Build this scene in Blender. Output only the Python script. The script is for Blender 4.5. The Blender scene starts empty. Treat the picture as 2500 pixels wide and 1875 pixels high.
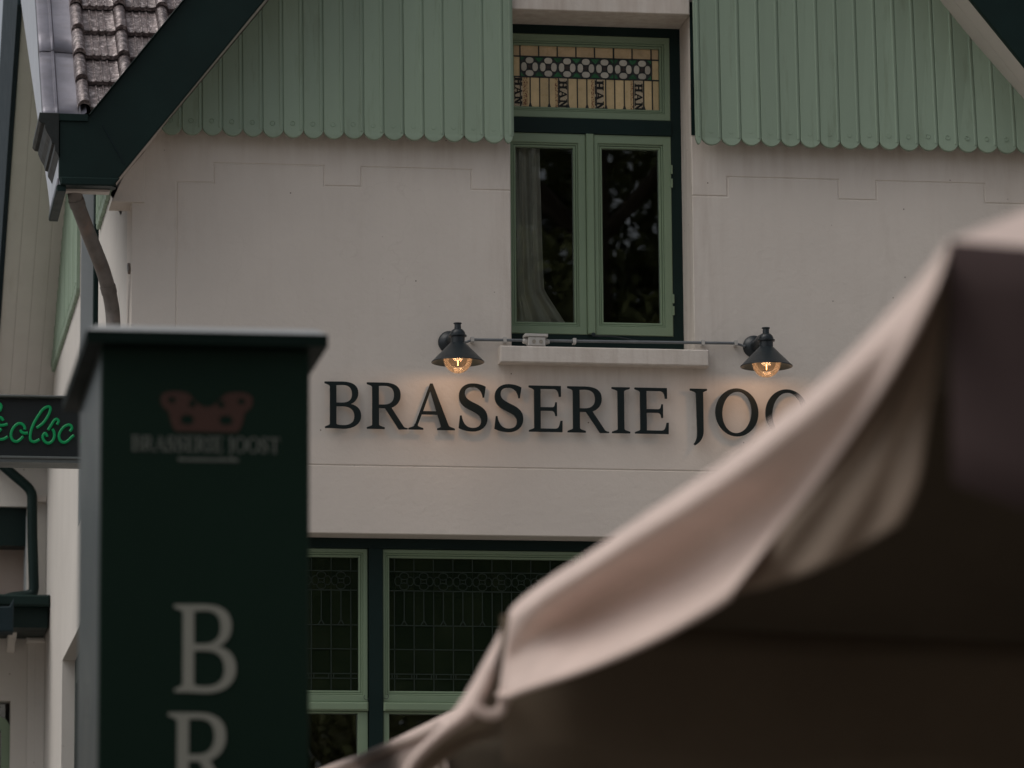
import bpy, bmesh, math, random
import numpy as np
from mathutils import Vector, Matrix
from mathutils.geometry import tessellate_polygon

random.seed(7)
rng = np.random.default_rng(7)
scene = bpy.context.scene
COL = scene.collection

# ------------------------------------------------------------------ camera
PITCH, YAW, ROLL, RANGE = math.radians(9.9), math.radians(8.97), 0.0075, 21.8
FPX = 10900.0
C0 = np.array([0, 0, 1.6 + RANGE * math.sin(PITCH)])
FW = np.array([math.sin(YAW) * math.cos(PITCH), math.cos(YAW) * math.cos(PITCH), math.sin(PITCH)])
RT = np.cross(FW, [0, 0, 1]); RT /= np.linalg.norm(RT)
UP = np.cross(RT, FW)
c_, s_ = math.cos(ROLL), math.sin(ROLL)
RT, UP = RT * c_ - UP * s_, UP * c_ + RT * s_
EYE = C0 - RANGE * FW
cd = bpy.data.cameras.new('camera')
cam = bpy.data.objects.new('camera', cd); COL.objects.link(cam)
cam.matrix_world = Matrix(((RT[0], UP[0], -FW[0], EYE[0]), (RT[1], UP[1], -FW[1], EYE[1]),
                           (RT[2], UP[2], -FW[2], EYE[2]), (0, 0, 0, 1)))
cd.sensor_width = 36.0
cd.lens = 36.0 * FPX / 2500
cd.clip_start, cd.clip_end = 0.1, 2000
cd.dof.use_dof = True
cd.dof.focus_distance = RANGE
cd.dof.aperture_fstop = 4.4
cd.dof.aperture_blades = 9
scene.camera = cam

# ------------------------------------------------------------------ sky, sun, exposure
SUN_EL, SUN_AZ = math.radians(58), math.radians(256)     # azimuth clockwise from north (+y)
w = bpy.data.worlds.new('World'); scene.world = w; w.use_nodes = True
nt = w.node_tree; nt.nodes.clear()
sky = nt.nodes.new('ShaderNodeTexSky'); sky.sky_type = 'NISHITA'; sky.sun_disc = False
sky.sun_elevation = SUN_EL; sky.sun_rotation = SUN_AZ
sky.air_density = 1.0; sky.dust_density = 5.0; sky.ozone_density = 1.0
hs = nt.nodes.new('ShaderNodeHueSaturation'); hs.inputs['Saturation'].default_value = 0.32
bg = nt.nodes.new('ShaderNodeBackground'); bg.inputs['Strength'].default_value = 0.15
out = nt.nodes.new('ShaderNodeOutputWorld')
nt.links.new(sky.outputs[0], hs.inputs['Color']); nt.links.new(hs.outputs[0], bg.inputs['Color'])
nt.links.new(bg.outputs[0], out.inputs['Surface'])
sl = bpy.data.lights.new('sun', 'SUN'); sl.energy = 0.7; sl.angle = math.radians(60); sl.color = (1.0, 0.93, 0.85)
so = bpy.data.objects.new('sun', sl); COL.objects.link(so)
sd = Vector((math.sin(SUN_AZ) * math.cos(SUN_EL), math.cos(SUN_AZ) * math.cos(SUN_EL), math.sin(SUN_EL)))
so.rotation_euler = sd.to_track_quat('Z', 'Y').to_euler(); so.location = sd * 40
vs = scene.view_settings
vs.view_transform = 'Standard'; vs.look = 'None'; vs.gamma = 1.0; vs.use_curve_mapping = False
vs.exposure = -0.60
scene.cycles.max_bounces = 8
scene.cycles.transparent_max_bounces = 16
scene.cycles.caustics_reflective = False; scene.cycles.caustics_refractive = False
scene.cycles.use_denoising = True

# ------------------------------------------------------------------ helpers
def survey(px, py, x=None, y=None):
    """photo pixel (2500 wide) -> point where that sight line meets the plane x=.. or y=.."""
    d = FW + RT * (px - 1250) / FPX + UP * (937.5 - py) / FPX
    t = (y - EYE[1]) / d[1] if y is not None else (x - EYE[0]) / d[0]
    return EYE + t * d

def area2(p):
    return sum(p[i][0] * p[(i + 1) % len(p)][1] - p[(i + 1) % len(p)][0] * p[i][1] for i in range(len(p)))

def inset(p, b):
    n = len(p); s = 1 if area2(p) > 0 else -1; r = []
    for i in range(n):
        a, q, c = Vector(p[i - 1]), Vector(p[i]), Vector(p[(i + 1) % n])
        e1 = (q - a); e2 = (c - q)
        if e1.length < 1e-9 or e2.length < 1e-9: r.append(tuple(q)); continue
        e1.normalize(); e2.normalize()
        n1 = Vector((-e1.y, e1.x)) * s; n2 = Vector((-e2.y, e2.x)) * s
        m = n1 + n2
        if m.length < 1e-6: r.append(tuple(q)); continue
        m.normalize(); k = min(b / max(m.dot(n1), 0.35), 2.5 * abs(b)) if b > 0 else max(b / max(m.dot(n1), 0.35), -2.5 * abs(b))
        r.append(tuple(q + m * k))
    return r

class MB:
    def __init__(s): s.v = []; s.f = []
    def add(s, vs_, fs):
        o = len(s.v); s.v += [tuple(map(float, q)) for q in vs_]; s.f += [tuple(o + i for i in f) for f in fs]; return s
    def box(s, x0, x1, y0, y1, z0, z1):
        x0, x1 = sorted((x0, x1)); y0, y1 = sorted((y0, y1)); z0, z1 = sorted((z0, z1))
        return s.add([(x0,y0,z0),(x1,y0,z0),(x1,y1,z0),(x0,y1,z0),(x0,y0,z1),(x1,y0,z1),(x1,y1,z1),(x0,y1,z1)],
                     [(0,3,2,1),(4,5,6,7),(0,1,5,4),(1,2,6,5),(2,3,7,6),(3,0,4,7)])
    def prism(s, poly, axis, a0, a1, holes=(), bevel=0.0):
        """poly in the plane across axis, extruded a0 -> a1; the a0 face may be bevelled"""
        m = {'y': lambda p, a: (p[0], a, p[1]), 'x': lambda p, a: (a, p[0], p[1]), 'z': lambda p, a: (p[0], p[1], a)}[axis]
        loops = [list(poly)] + [list(h) for h in holes]
        sg = 1 if a1 > a0 else -1
        front = [inset(l, bevel if i == 0 else -bevel) for i, l in enumerate(loops)] if bevel else loops
        tri = tessellate_polygon([[Vector((q[0], q[1], 0)) for q in l] for l in front])
        flat_f = [q for l in front for q in l]; flat = [q for l in loops for q in l]
        n = len(flat); vs_ = [m(q, a0) for q in flat_f]; fs = [tuple(t) for t in tri]
        rings = [0]
        if bevel:
            vs_ += [m(q, a0 + sg * bevel) for q in flat]; rings.append(n)
        rings.append(len(vs_)); vs_ += [m(q, a1) for q in flat]
        fs += [tuple(rings[-1] + i for i in reversed(t)) for t in tri]
        for ra, rb in zip(rings, rings[1:]):
            o = 0
            for l in loops:
                k = len(l)
                for i in range(k):
                    j = (i + 1) % k
                    fs.append((ra + o + i, ra + o + j, rb + o + j, rb + o + i))
                o += k
        return s.add(vs_, fs)
    def lathe(s, prof, c=(0, 0, 0), n=24, axis='z'):
        vs_, fs = [], []
        for r, h in prof:
            for i in range(n):
                a = 2 * math.pi * i / n; u, v = r * math.cos(a), r * math.sin(a)
                vs_.append({'z': (c[0]+u, c[1]+v, c[2]+h), 'y': (c[0]+u, c[1]+h, c[2]+v), 'x': (c[0]+h, c[1]+u, c[2]+v)}[axis])
        for k in range(len(prof) - 1):
            for i in range(n):
                j = (i + 1) % n; fs.append((k*n+i, k*n+j, (k+1)*n+j, (k+1)*n+i))
        if prof[0][0] > 1e-6: fs.append(tuple(range(n)))
        if prof[-1][0] > 1e-6: fs.append(tuple((len(prof)-1)*n + i for i in range(n)))
        return s.add(vs_, fs)
    def tube(s, pts, r, n=10, caps=True):
        P = [Vector(p) for p in pts]; vs_, fs = [], []
        rr = r if isinstance(r, (list, tuple)) else [r] * len(P)
        t0 = (P[1] - P[0]).normalized()
        nx = t0.cross(Vector((0, 0, 1)) if abs(t0.z) < 0.9 else Vector((1, 0, 0))).normalized()
        for i, p in enumerate(P):
            t = (P[min(i+1, len(P)-1)] - P[max(i-1, 0)]).normalized()
            nx = (nx - t * nx.dot(t)).normalized(); ny = t.cross(nx)
            for k in range(n):
                a = 2 * math.pi * k / n
                vs_.append(p + (nx * math.cos(a) + ny * math.sin(a)) * rr[i])
        for i in range(len(P) - 1):
            for k in range(n):
                j = (k + 1) % n; fs.append((i*n+k, i*n+j, (i+1)*n+j, (i+1)*n+k))
        if caps: fs += [tuple(range(n)), tuple((len(P)-1)*n + k for k in range(n))]
        return s.add(vs_, fs)
    def grid(s, G, closed=False):
        h, wd = len(G), len(G[0])
        return s.add([q for r in G for q in r], [(i*wd+j, i*wd+j+1, (i+1)*wd+j+1, (i+1)*wd+j) for i in range(h-1) for j in range(wd-1)])
    def mesh(s, name, smooth=None, recalc=True):
        me = bpy.data.meshes.new(name); me.from_pydata(s.v, [], s.f)
        if recalc:
            b = bmesh.new(); b.from_mesh(me); bmesh.ops.recalc_face_normals(b, faces=b.faces); b.to_mesh(me); b.free()
        if smooth is not None:
            me.polygons.foreach_set('use_smooth', [True] * len(me.polygons)); me.set_sharp_from_angle(angle=math.radians(smooth))
        me.update(); return me
    def build(s, name, mat, parent=None, smooth=None, local=False, recalc=True):
        return link(name, s.mesh(name, smooth, recalc), mat, parent, local)

def base_of(o):
    p = Vector((0, 0, 0))
    while o is not None: p += o.location; o = o.parent
    return p

def link(name, me, mat, parent=None, local=False):
    o = bpy.data.objects.new(name, me); COL.objects.link(o)
    if mat is not None and not me.materials: me.materials.append(mat)
    if parent is not None:
        o.parent = parent
        if not local: o.location = -base_of(parent)
    return o

def solidify(o, t):
    md = o.modifiers.new('thickness', 'SOLIDIFY'); md.thickness = t; md.offset = 0
    return o

def thing(name, label, cat, loc, group=None):
    o = bpy.data.objects.new(name, None); COL.objects.link(o); o.location = loc
    o.empty_display_size = 0.2
    o['label'] = label; o['category'] = cat
    if group: o['group'] = group
    return o

def catmull(P, n):
    P = [np.array(p, float) for p in P]; r = []
    for i in range(len(P) - 1):
        a, b, c, d = P[max(i-1, 0)], P[i], P[i+1], P[min(i+2, len(P)-1)]
        for k in range(n):
            t = k / n
            r.append(0.5 * (2*b + (c-a)*t + (2*a-5*b+4*c-d)*t*t + (3*b-a-3*c+d)*t**3))
    r.append(P[-1]); return r

# ------------------------------------------------------------------ materials
def new_mat(name):
    m = bpy.data.materials.new(name); m.use_nodes = True
    nt = m.node_tree; nt.nodes.clear()
    o = nt.nodes.new('ShaderNodeOutputMaterial'); return m, nt, o

def mixc(nt, fac, a, b, mode='MIX'):
    n = nt.nodes.new('ShaderNodeMix'); n.data_type = 'RGBA'; n.blend_type = mode
    for k, v in ((0, fac), (6, a), (7, b)):
        if isinstance(v, (int, float)): n.inputs[k].default_value = v
        elif isinstance(v, tuple): n.inputs[k].default_value = (*v, 1)
        else: nt.links.new(v, n.inputs[k])
    return n.outputs[2]

def ramp(nt, src, p0, p1):
    n = nt.nodes.new('ShaderNodeMapRange'); n.inputs[1].default_value = p0; n.inputs[2].default_value = p1
    nt.links.new(src, n.inputs[0]); return n.outputs[0]

def noise(nt, scale, detail=4.0, rough=0.55, stretch=None):
    g = nt.nodes.new('ShaderNodeNewGeometry'); src = g.outputs['Position']
    if stretch:
        mp = nt.nodes.new('ShaderNodeMapping'); mp.inputs['Scale'].default_value = stretch
        nt.links.new(src, mp.inputs[0]); src = mp.outputs[0]
    n = nt.nodes.new('ShaderNodeTexNoise'); n.inputs['Scale'].default_value = scale
    n.inputs['Detail'].default_value = detail; n.inputs['Roughness'].default_value = rough
    nt.links.new(src, n.inputs['Vector']); return n.outputs['Fac']

def weather_and_shade(nt, c, streak, crack):
    g = nt.nodes.new('ShaderNodeNewGeometry'); sx = nt.nodes.new('ShaderNodeSeparateXYZ'); nt.links.new(g.outputs['Position'], sx.inputs[0])
    def mul(*a):
        o = a[0]
        for b in a[1:]:
            m = nt.nodes.new('ShaderNodeMath'); m.operation = 'MULTIPLY'; m.use_clamp = True
            nt.links.new(o, m.inputs[0])
            if isinstance(b, float): m.inputs[1].default_value = b
            else: nt.links.new(b, m.inputs[1])
            o = m.outputs[0]
        return o
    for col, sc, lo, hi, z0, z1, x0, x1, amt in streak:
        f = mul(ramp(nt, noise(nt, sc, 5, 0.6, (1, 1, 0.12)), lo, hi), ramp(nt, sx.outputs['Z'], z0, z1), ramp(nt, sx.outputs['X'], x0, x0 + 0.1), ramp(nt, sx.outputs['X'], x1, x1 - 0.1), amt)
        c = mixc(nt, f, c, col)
    if crack:
        n = nt.nodes.new('ShaderNodeTexNoise'); n.inputs['Scale'].default_value = 2.5; n.inputs['Detail'].default_value = 5; nt.links.new(g.outputs['Position'], n.inputs['Vector'])
        ad = nt.nodes.new('ShaderNodeMix'); ad.data_type = 'RGBA'; ad.blend_type = 'ADD'; ad.inputs[0].default_value = 0.35
        nt.links.new(g.outputs['Position'], ad.inputs[6]); nt.links.new(n.outputs['Color'], ad.inputs[7])
        v = nt.nodes.new('ShaderNodeTexVoronoi'); v.feature = 'DISTANCE_TO_EDGE'; v.inputs['Scale'].default_value = 0.9; nt.links.new(ad.outputs[2], v.inputs['Vector'])
        c = mixc(nt, mul(ramp(nt, v.outputs['Distance'], 0.0022, 0.0006), ramp(nt, noise(nt, 0.8, 2), 0.52, 0.6), crack), c, (0.33, 0.27, 0.22))
    return c

def surf(name, col, rough=0.6, var=0.12, vscale=3.0, bump=0.0, bscale=60.0, spec=0.4, metal=0.0, dirt_or_glint=None, specks=None, stretch=None, coat=0.0, emit=None, per_obj=0.0, streak=(), crack=0.0, bdist=0.004):
    m, nt, o = new_mat(name)
    p = nt.nodes.new('ShaderNodeBsdfPrincipled')
    p.inputs['Roughness'].default_value = rough; p.inputs['Specular IOR Level'].default_value = spec
    p.inputs['Metallic'].default_value = metal; p.inputs['Coat Weight'].default_value = coat
    dark = tuple(c * (1 - var) for c in col); light = tuple(min(1, c * (1 + var)) for c in col)
    f = ramp(nt, noise(nt, vscale, 5, 0.6, stretch), 0.3, 0.7)
    c = mixc(nt, f, dark, light)
    if dirt_or_glint:
        dc, ds, lo, hi, st = dirt_or_glint
        c = mixc(nt, ramp(nt, noise(nt, ds, 6, 0.65, st), lo, hi), c, dc)
    if specks:
        sc, ss, sz = specks
        g = nt.nodes.new('ShaderNodeNewGeometry'); v = nt.nodes.new('ShaderNodeTexVoronoi'); v.inputs['Scale'].default_value = ss
        nt.links.new(g.outputs['Position'], v.inputs['Vector'])
        # only some cells carry a speck
        sp = nt.nodes.new('ShaderNodeSeparateColor'); nt.links.new(v.outputs['Color'], sp.inputs[0])
        a = ramp(nt, v.outputs['Distance'], sz, sz * 0.6); b = ramp(nt, sp.outputs[0], 0.72, 0.78)
        mu = nt.nodes.new('ShaderNodeMath'); mu.operation = 'MULTIPLY'; mu.use_clamp = True
        nt.links.new(a, mu.inputs[0]); nt.links.new(b, mu.inputs[1])
        c = mixc(nt, mu.outputs[0], c, sc)
    if streak or crack: c = weather_and_shade(nt, c, streak, crack)
    if per_obj:
        oi = nt.nodes.new('ShaderNodeObjectInfo')
        c = mixc(nt, 1.0, c, mixc(nt, oi.outputs['Random'], (1 - per_obj,) * 3, (1 + per_obj,) * 3), 'MULTIPLY')
    nt.links.new(c, p.inputs['Base Color'])
    r = ramp(nt, noise(nt, vscale * 2.3, 4), 0.2, 0.8)
    mr = nt.nodes.new('ShaderNodeMapRange'); mr.inputs[3].default_value = max(0.02, rough - 0.08); mr.inputs[4].default_value = min(1, rough + 0.08)
    nt.links.new(r, mr.inputs[0]); nt.links.new(mr.outputs[0], p.inputs['Roughness'])
    if bump:
        b = nt.nodes.new('ShaderNodeBump'); b.inputs['Strength'].default_value = bump; b.inputs['Distance'].default_value = bdist
        nt.links.new(noise(nt, bscale, 5, 0.6, stretch), b.inputs['Height']); nt.links.new(b.outputs[0], p.inputs['Normal'])
    if emit:
        p.inputs['Emission Color'].default_value = (*emit[0], 1); p.inputs['Emission Strength'].default_value = emit[1]
    nt.links.new(p.outputs[0], o.inputs[0]); return m

def glass(name, tint=(1, 1, 1), refl=1.0, ior=1.5, rough=0.0, dust_or_reflection=None, wavy=0.02):
    m, nt, o = new_mat(name)
    f = nt.nodes.new('ShaderNodeFresnel'); f.inputs['IOR'].default_value = ior
    mu = nt.nodes.new('ShaderNodeMath'); mu.operation = 'MULTIPLY'; mu.inputs[1].default_value = refl; mu.use_clamp = True
    t = nt.nodes.new('ShaderNodeBsdfTransparent'); t.inputs[0].default_value = (*tint, 1)
    g = nt.nodes.new('ShaderNodeBsdfGlossy'); g.inputs['Roughness'].default_value = rough
    b = nt.nodes.new('ShaderNodeBump'); b.inputs['Strength'].default_value = wavy; b.inputs['Distance'].default_value = 0.01
    nt.links.new(noise(nt, 3.0, 2), b.inputs['Height']); nt.links.new(b.outputs[0], g.inputs['Normal'])
    x = nt.nodes.new('ShaderNodeMixShader')
    nt.links.new(f.outputs[0], mu.inputs[0]); nt.links.new(mu.outputs[0], x.inputs[0])
    nt.links.new(t.outputs[0], x.inputs[1]); nt.links.new(g.outputs[0], x.inputs[2])
    if dust_or_reflection:
        df = nt.nodes.new('ShaderNodeBsdfDiffuse'); df.inputs[0].default_value = (*dust_or_reflection[0], 1)
        tl_ = nt.nodes.new('ShaderNodeBsdfTranslucent'); tl_.inputs[0].default_value = (*dust_or_reflection[0], 1)
        d2 = nt.nodes.new('ShaderNodeMixShader'); nt.links.new(df.outputs[0], d2.inputs[1]); nt.links.new(tl_.outputs[0], d2.inputs[2])
        d3 = nt.nodes.new('ShaderNodeMixShader'); d3.inputs[0].default_value = dust_or_reflection[1]
        nt.links.new(x.outputs[0], d3.inputs[1]); nt.links.new(d2.outputs[0], d3.inputs[2]); x = d3
    nt.links.new(x.outputs[0], o.inputs[0])
    return m

M = {}
M['plaster'] = surf('plaster', (0.72, 0.662, 0.60), 0.85, 0.05, 1.1, 0.5, 26, 0.25, bdist=0.006,
                    dirt_or_glint=((0.54, 0.48, 0.42), 2.2, 0.58, 0.95, (1, 1, 0.45)), specks=((0.20, 0.15, 0.12), 13.0, 0.055),
                    streak=(((0.46, 0.36, 0.29), 16.0, 0.42, 0.72, 6.30, 6.56, -1.9, 3.0, 0.36), ((0.42, 0.34, 0.28), 20.0, 0.42, 0.7, 5.18, 5.45, -0.15, 1.1, 0.30), ((0.50, 0.43, 0.36), 14.0, 0.5, 0.8, 4.93, 5.40, -1.9, 3.0, 0.10)), crack=0.10)  # brown under the boards is grime with bounced light painted in
M['side_plaster'] = surf('side_plaster', (0.67, 0.64, 0.595), 0.85, 0.05, 1.6, 0.4, 30, 0.25, crack=0.12,
                    dirt_or_glint=((0.42, 0.38, 0.32), 3.0, 0.62, 0.95, (1, 1, 0.3)), specks=((0.2, 0.17, 0.13), 12.0, 0.06))
M['cream_wood'] = surf('cream_wood', (0.66, 0.60, 0.55), 0.5, 0.04, 2.5, 0.15, 30, 0.4)
M['soffit'] = surf('soffit_paint', (0.74, 0.72, 0.68), 0.6, 0.05, 2.5, 0.2, 30, 0.3, dirt_or_glint=((0.55, 0.53, 0.46), 3.0, 0.6, 0.95, (4, 0.5, 0.5)))
M['white_wood'] = surf('white_wood', (0.66, 0.64, 0.62), 0.5, 0.04, 2.5, 0.1, 30, 0.4)
M['sage'] = surf('sage_boards', (0.28, 0.365, 0.275), 0.55, 0.07, 1.8, 0.25, 30, 0.4, stretch=(1, 1, 0.25), per_obj=0.07, dirt_or_glint=((0.16, 0.20, 0.13), 5.0, 0.56, 0.9, (3, 3, 0.25)))
M['sash'] = surf('sage_sash', (0.225, 0.305, 0.20), 0.42, 0.05, 2.5, 0.08, 40, 0.45)
M['dark'] = surf('dark_green_paint', (0.006, 0.019, 0.017), 0.45, 0.15, 4, 0.12, 25, 0.20)
M['dark_wood'] = surf('weathered_dark_paint', (0.014, 0.018, 0.017), 0.45, 0.25, 9, 0.5, 30, 0.4, stretch=(1, 0.2, 1))
M['rake'] = surf('blue_green_fascia', (0.010, 0.022, 0.028), 0.6, 0.15, 4, 0.1, 25, 0.2)
M['zinc'] = surf('zinc', (0.22, 0.215, 0.25), 0.42, 0.22, 5, 0.35, 14, 0.5, metal=0.55,
                 dirt_or_glint=((0.16, 0.15, 0.16), 4.0, 0.5, 0.85, (1, 3, 3)))
M['zinc_face'] = surf('zinc_face', (0.52, 0.55, 0.60), 0.4, 0.10, 4, 0.3, 9, 0.5, metal=0.1, stretch=(1, 3, 0.5))
M['pipe_zinc'] = surf('weathered_zinc_pipe', (0.20, 0.18, 0.165), 0.5, 0.25, 12, 0.3, 40, 0.4, metal=0.3, dirt_or_glint=((0.27, 0.19, 0.15), 7.0, 0.55, 0.8, (1, 1, 0.3)))
M['tile'] = surf('glazed_tile', (0.15, 0.12, 0.118), 0.30, 0.5, 30, 1.0, 75, 0.9, metal=0.45, dirt_or_glint=((0.58, 0.51, 0.50), 40, 0.5, 0.68, None), per_obj=0.15)  # pale speckles are painted glints on the glaze
M['letter'] = surf('letter_black', (0.006, 0.013, 0.014), 0.5, 0.1, 10, 0, spec=0.25)
M['lamp'] = surf('lamp_black', (0.016, 0.023, 0.028), 0.34, 0.2, 20, 0.1, 60, 0.5)
M['lamp_inner'] = surf('lamp_inner', (0.20, 0.18, 0.15), 0.5, 0.2, 20, 0, spec=0.4)
M['conduit'] = surf('grey_conduit', (0.16, 0.175, 0.185), 0.45, 0.12, 20, 0)
M['pvc'] = surf('light_grey_plastic', (0.52, 0.50, 0.47), 0.5, 0.06, 12, 0, dirt_or_glint=((0.25, 0.22, 0.2), 25, 0.6, 0.9, None))
M['knock'] = surf('knockout_plastic', (0.33, 0.30, 0.25), 0.6, 0.06, 12, 0)
M['lead'] = surf('lead_came', (0.035, 0.04, 0.04), 0.5, 0.2, 30, 0, spec=0.4, metal=0.2)
M['lead_green'] = surf('lead_came_worn', (0.028, 0.042, 0.031), 0.55, 0.2, 30, 0, spec=0.3, metal=0.2)
M['amber'] = surf('amber_glass', (0.72, 0.55, 0.30), 0.3, 0.10, 14, 0.1, 20, 0.5, per_obj=0.12)
M['amber2'] = surf('rose_amber_glass', (0.60, 0.44, 0.26), 0.3, 0.15, 16, 0.1, 20, 0.5, per_obj=0.12)
M['petal'] = surf('milk_glass', (0.56, 0.53, 0.46), 0.3, 0.06, 14, 0.1, 20, 0.5, per_obj=0.15)
M['gpane'] = surf('green_glass', (0.03, 0.15, 0.06), 0.25, 0.1, 14, 0.1, 20, 0.5, per_obj=0.3)
M['centre'] = surf('brown_glass', (0.045, 0.03, 0.025), 0.3, 0.1, 14, 0.1, 20, 0.5)
M['print'] = surf('print_black', (0.015, 0.015, 0.013), 0.7, 0.1, 10, 0)
M['paper'] = surf('print_paper', (0.58, 0.49, 0.35), 0.7, 0.08, 20, 0, dirt_or_glint=((0.25, 0.12, 0.07), 160, 0.56, 0.62, (1, 1, 1)))
M['paper_red'] = surf('print_red', (0.62, 0.46, 0.25), 0.7, 0.05, 20, 0, dirt_or_glint=((0.22, 0.085, 0.05), 140, 0.5, 0.56, (1, 1, 1)))
M['glass'] = glass('window_glass', (0.86, 0.89, 0.87), 2.6)
M['leadglass'] = glass('leaded_glass', (0.35, 0.42, 0.33), 1.6, rough=0.03, dust_or_reflection=((0.06, 0.10, 0.055), 0.3))  # green diffuse share stands in for mirrored foliage
M['globe'] = glass('globe_glass', (1.0, 0.93, 0.82), 0.9, rough=0.12, dust_or_reflection=((0.75, 0.62, 0.5), 0.03), wavy=0.0)
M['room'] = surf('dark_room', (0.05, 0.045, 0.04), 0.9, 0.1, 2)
M['curtain'] = surf('curtain', (0.85, 0.80, 0.74), 0.9, 0.06, 10, 0.2, 200, 0.1)
M['pylon'] = surf('pylon_green', (0.004, 0.0145, 0.009), 0.55, 0.1, 2, 0, spec=0.10)
M['pylon_side'] = surf('pylon_metal', (0.024, 0.040, 0.038), 0.33, 0.08, 2, 0, spec=0.5, metal=0.3)
M['capm'] = surf('pylon_cap', (0.004, 0.010, 0.008), 0.6, 0.1, 3, 0, spec=0.06)
M['cap_rim'] = surf('pylon_cap_rim', (0.42, 0.43, 0.42), 0.35, 0.05, 3, 0, spec=0.5, metal=0.4)
M['sign_white'] = surf('sign_print_grey', (0.20, 0.205, 0.175), 0.5, 0.05, 5, 0)
M['sign_dim'] = surf('sign_print_dim', (0.11, 0.12, 0.105), 0.5, 0.1, 8, 0)
M['sign_rust'] = surf('sign_print_rust', (0.034, 0.0105, 0.0045), 0.6, 0.1, 8, 0)
M['neon_face'] = surf('neon_backboard', (0.012, 0.017, 0.018), 0.4, 0.1, 3, 0)
M['neon_frame'] = surf('neon_frame', (0.13, 0.145, 0.14), 0.45, 0.12, 6, 0, metal=0.3)
M['neon'] = surf('neon_tube', (0.0, 0.15, 0.05), 0.3, 0.1, 6, 0, emit=((0.0, 0.42, 0.12), 0.20))
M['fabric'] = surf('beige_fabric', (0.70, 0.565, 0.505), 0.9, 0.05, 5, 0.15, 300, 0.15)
M['flap_shaded'] = surf('shaded_flap', (0.30, 0.245, 0.185), 0.9, 0.1, 5, 0.1, 200, 0.1)  # shaded copy of the beige cloth for the corner flap
M['return_flap_shaded'] = surf('return_flap_shaded', (0.25, 0.195, 0.152), 0.9, 0.1, 5, 0.1, 200, 0.1)  # beige cloth turned from the sky, its shade put into the colour
M['valance_shaded'] = surf('valance_shaded', (0.14, 0.11, 0.08), 0.95, 0.1, 3, 0.1, 200, 0.05)  # back and right valances, beige cloth coloured dark for their shade
M['front_shade'] = surf('front_shade_fabric', (0.062, 0.043, 0.042), 0.9, 0.15, 3, 0.1, 200, 0.15)  # beige front valance with its shade put into a maroon tone
M['underside_shade'] = surf('underside_shade_cloth', (0.075, 0.061, 0.045), 0.95, 0.15, 2, 0.1, 200, 0.05)  # dark sheet under the canopies and far front valance, shade painted as colour
M['pole'] = surf('dark_pole', (0.03, 0.026, 0.022), 0.5, 0.1, 3)
M['paving'] = surf('paving', (0.26, 0.235, 0.21), 0.85, 0.2, 0.8, 0.4, 12, 0.3)
M['leaf'] = surf('leaf', (0.15, 0.165, 0.06), 0.5, 0.4, 0.6, 0, per_obj=0.2)
M['bark'] = surf('bark', (0.09, 0.07, 0.05), 0.9, 0.3, 6, 0.5, 20)
M['pink_wall'] = surf('pink_render', (0.62, 0.50, 0.43), 0.85, 0.08, 3)
M['blue_white'] = surf('pale_blue_paint', (0.46, 0.50, 0.52), 0.5, 0.05, 3)
m, nt, o = new_mat('filament'); e = nt.nodes.new('ShaderNodeEmission'); e.inputs[0].default_value = (1, 0.55, 0.2, 1); e.inputs[1].default_value = 10
nt.links.new(e.outputs[0], o.inputs[0]); M['filament'] = m

# ------------------------------------------------------------------ ground
g = MB().grid([[(-400 + 80*i, -400 + 80*j, 0.0) for i in range(11)] for j in range(11)]).build('ground', M['paving'])
g['kind'] = 'structure'

# ------------------------------------------------------------------ the brasserie
house = thing('brasserie_house', 'cream plastered gabled house with sage green boards and dark bargeboards', 'house', (0.5, 3.0, 0.0))
CX = -1.862                      # left corner of the front
def rake_l(x): return 7.14 + 1.29 * (x + 1.256)      # lower edge of the left barge
def rake_r(x): return 7.354 - 1.24 * (x - 2.184)
WIN_R, LINT, SILL = 0.91, 4.600, 5.54
GL, GR = -1.745, 1.54            # ground floor window opening
# masonry behind the render
m = MB()
m.prism([(CX, LINT), (0, LINT), (0, rake_l(0) + 0.05), (CX, rake_l(CX) + 0.05)], 'y', 0.012, 0.30)
m.prism([(WIN_R, LINT), (2.9, LINT), (2.9, rake_r(2.9)), (WIN_R, rake_r(WIN_R))], 'y', 0.012, 0.30)
m.box(0, WIN_R, 0.012, 0.30, LINT, SILL - 0.01)
m.prism([(0, 7.232), (WIN_R, 7.232), (WIN_R, rake_r(WIN_R)), (0.52, 9.4), (0, rake_l(0))], 'y', 0.012, 0.30)
m.box(CX, GL, 0.012, 0.30, 0, LINT); m.box(GR, 2.9, 0.012, 0.30, 0, LINT); m.box(GL, GR, 0.012, 0.30, 0, 2.2)
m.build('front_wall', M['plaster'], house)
# render laid in fields with a toothed joint between them
HI, LO, G = 6.413, 6.314, 0.0014
tl = [(-1.643, LO), (-1.462, LO), (-1.462, HI), (-0.923, HI), (-0.923, LO), (-0.740, LO), (-0.740, HI), (-0.195, HI), (-0.195, LO), (0.0, LO)]
tr = [(WIN_R, LO), (1.089, LO), (1.089, HI), (1.654, HI), (1.654, LO), (1.847, LO), (1.847, HI), (2.402, HI), (2.402, LO), (2.9, LO)]
GZ = 4.933
def shift(P, d): return [(x, z + d) for x, z in P]
def tooth_off(P, d):                 # move the toothed line up/down and its risers sideways
    r = []
    for i, (x, z) in enumerate(P):
        dx = 0
        for j in (i - 1, i + 1):
            if 0 <= j < len(P) and abs(P[j][0] - x) < 1e-6:
                up = (P[j][1] > z) == (j > i)      # riser going up from left to right
                dx = -d if up else d
        r.append((x + dx, z + d))
    return r
field = tooth_off(tl, -G)
field[0] = (field[0][0] + G, field[0][1])
MB().box(CX + 0.003, -0.002, 0.0042, 0.0118, 4.70, 6.48).build('render_coat', M['plaster'], house)
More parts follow.
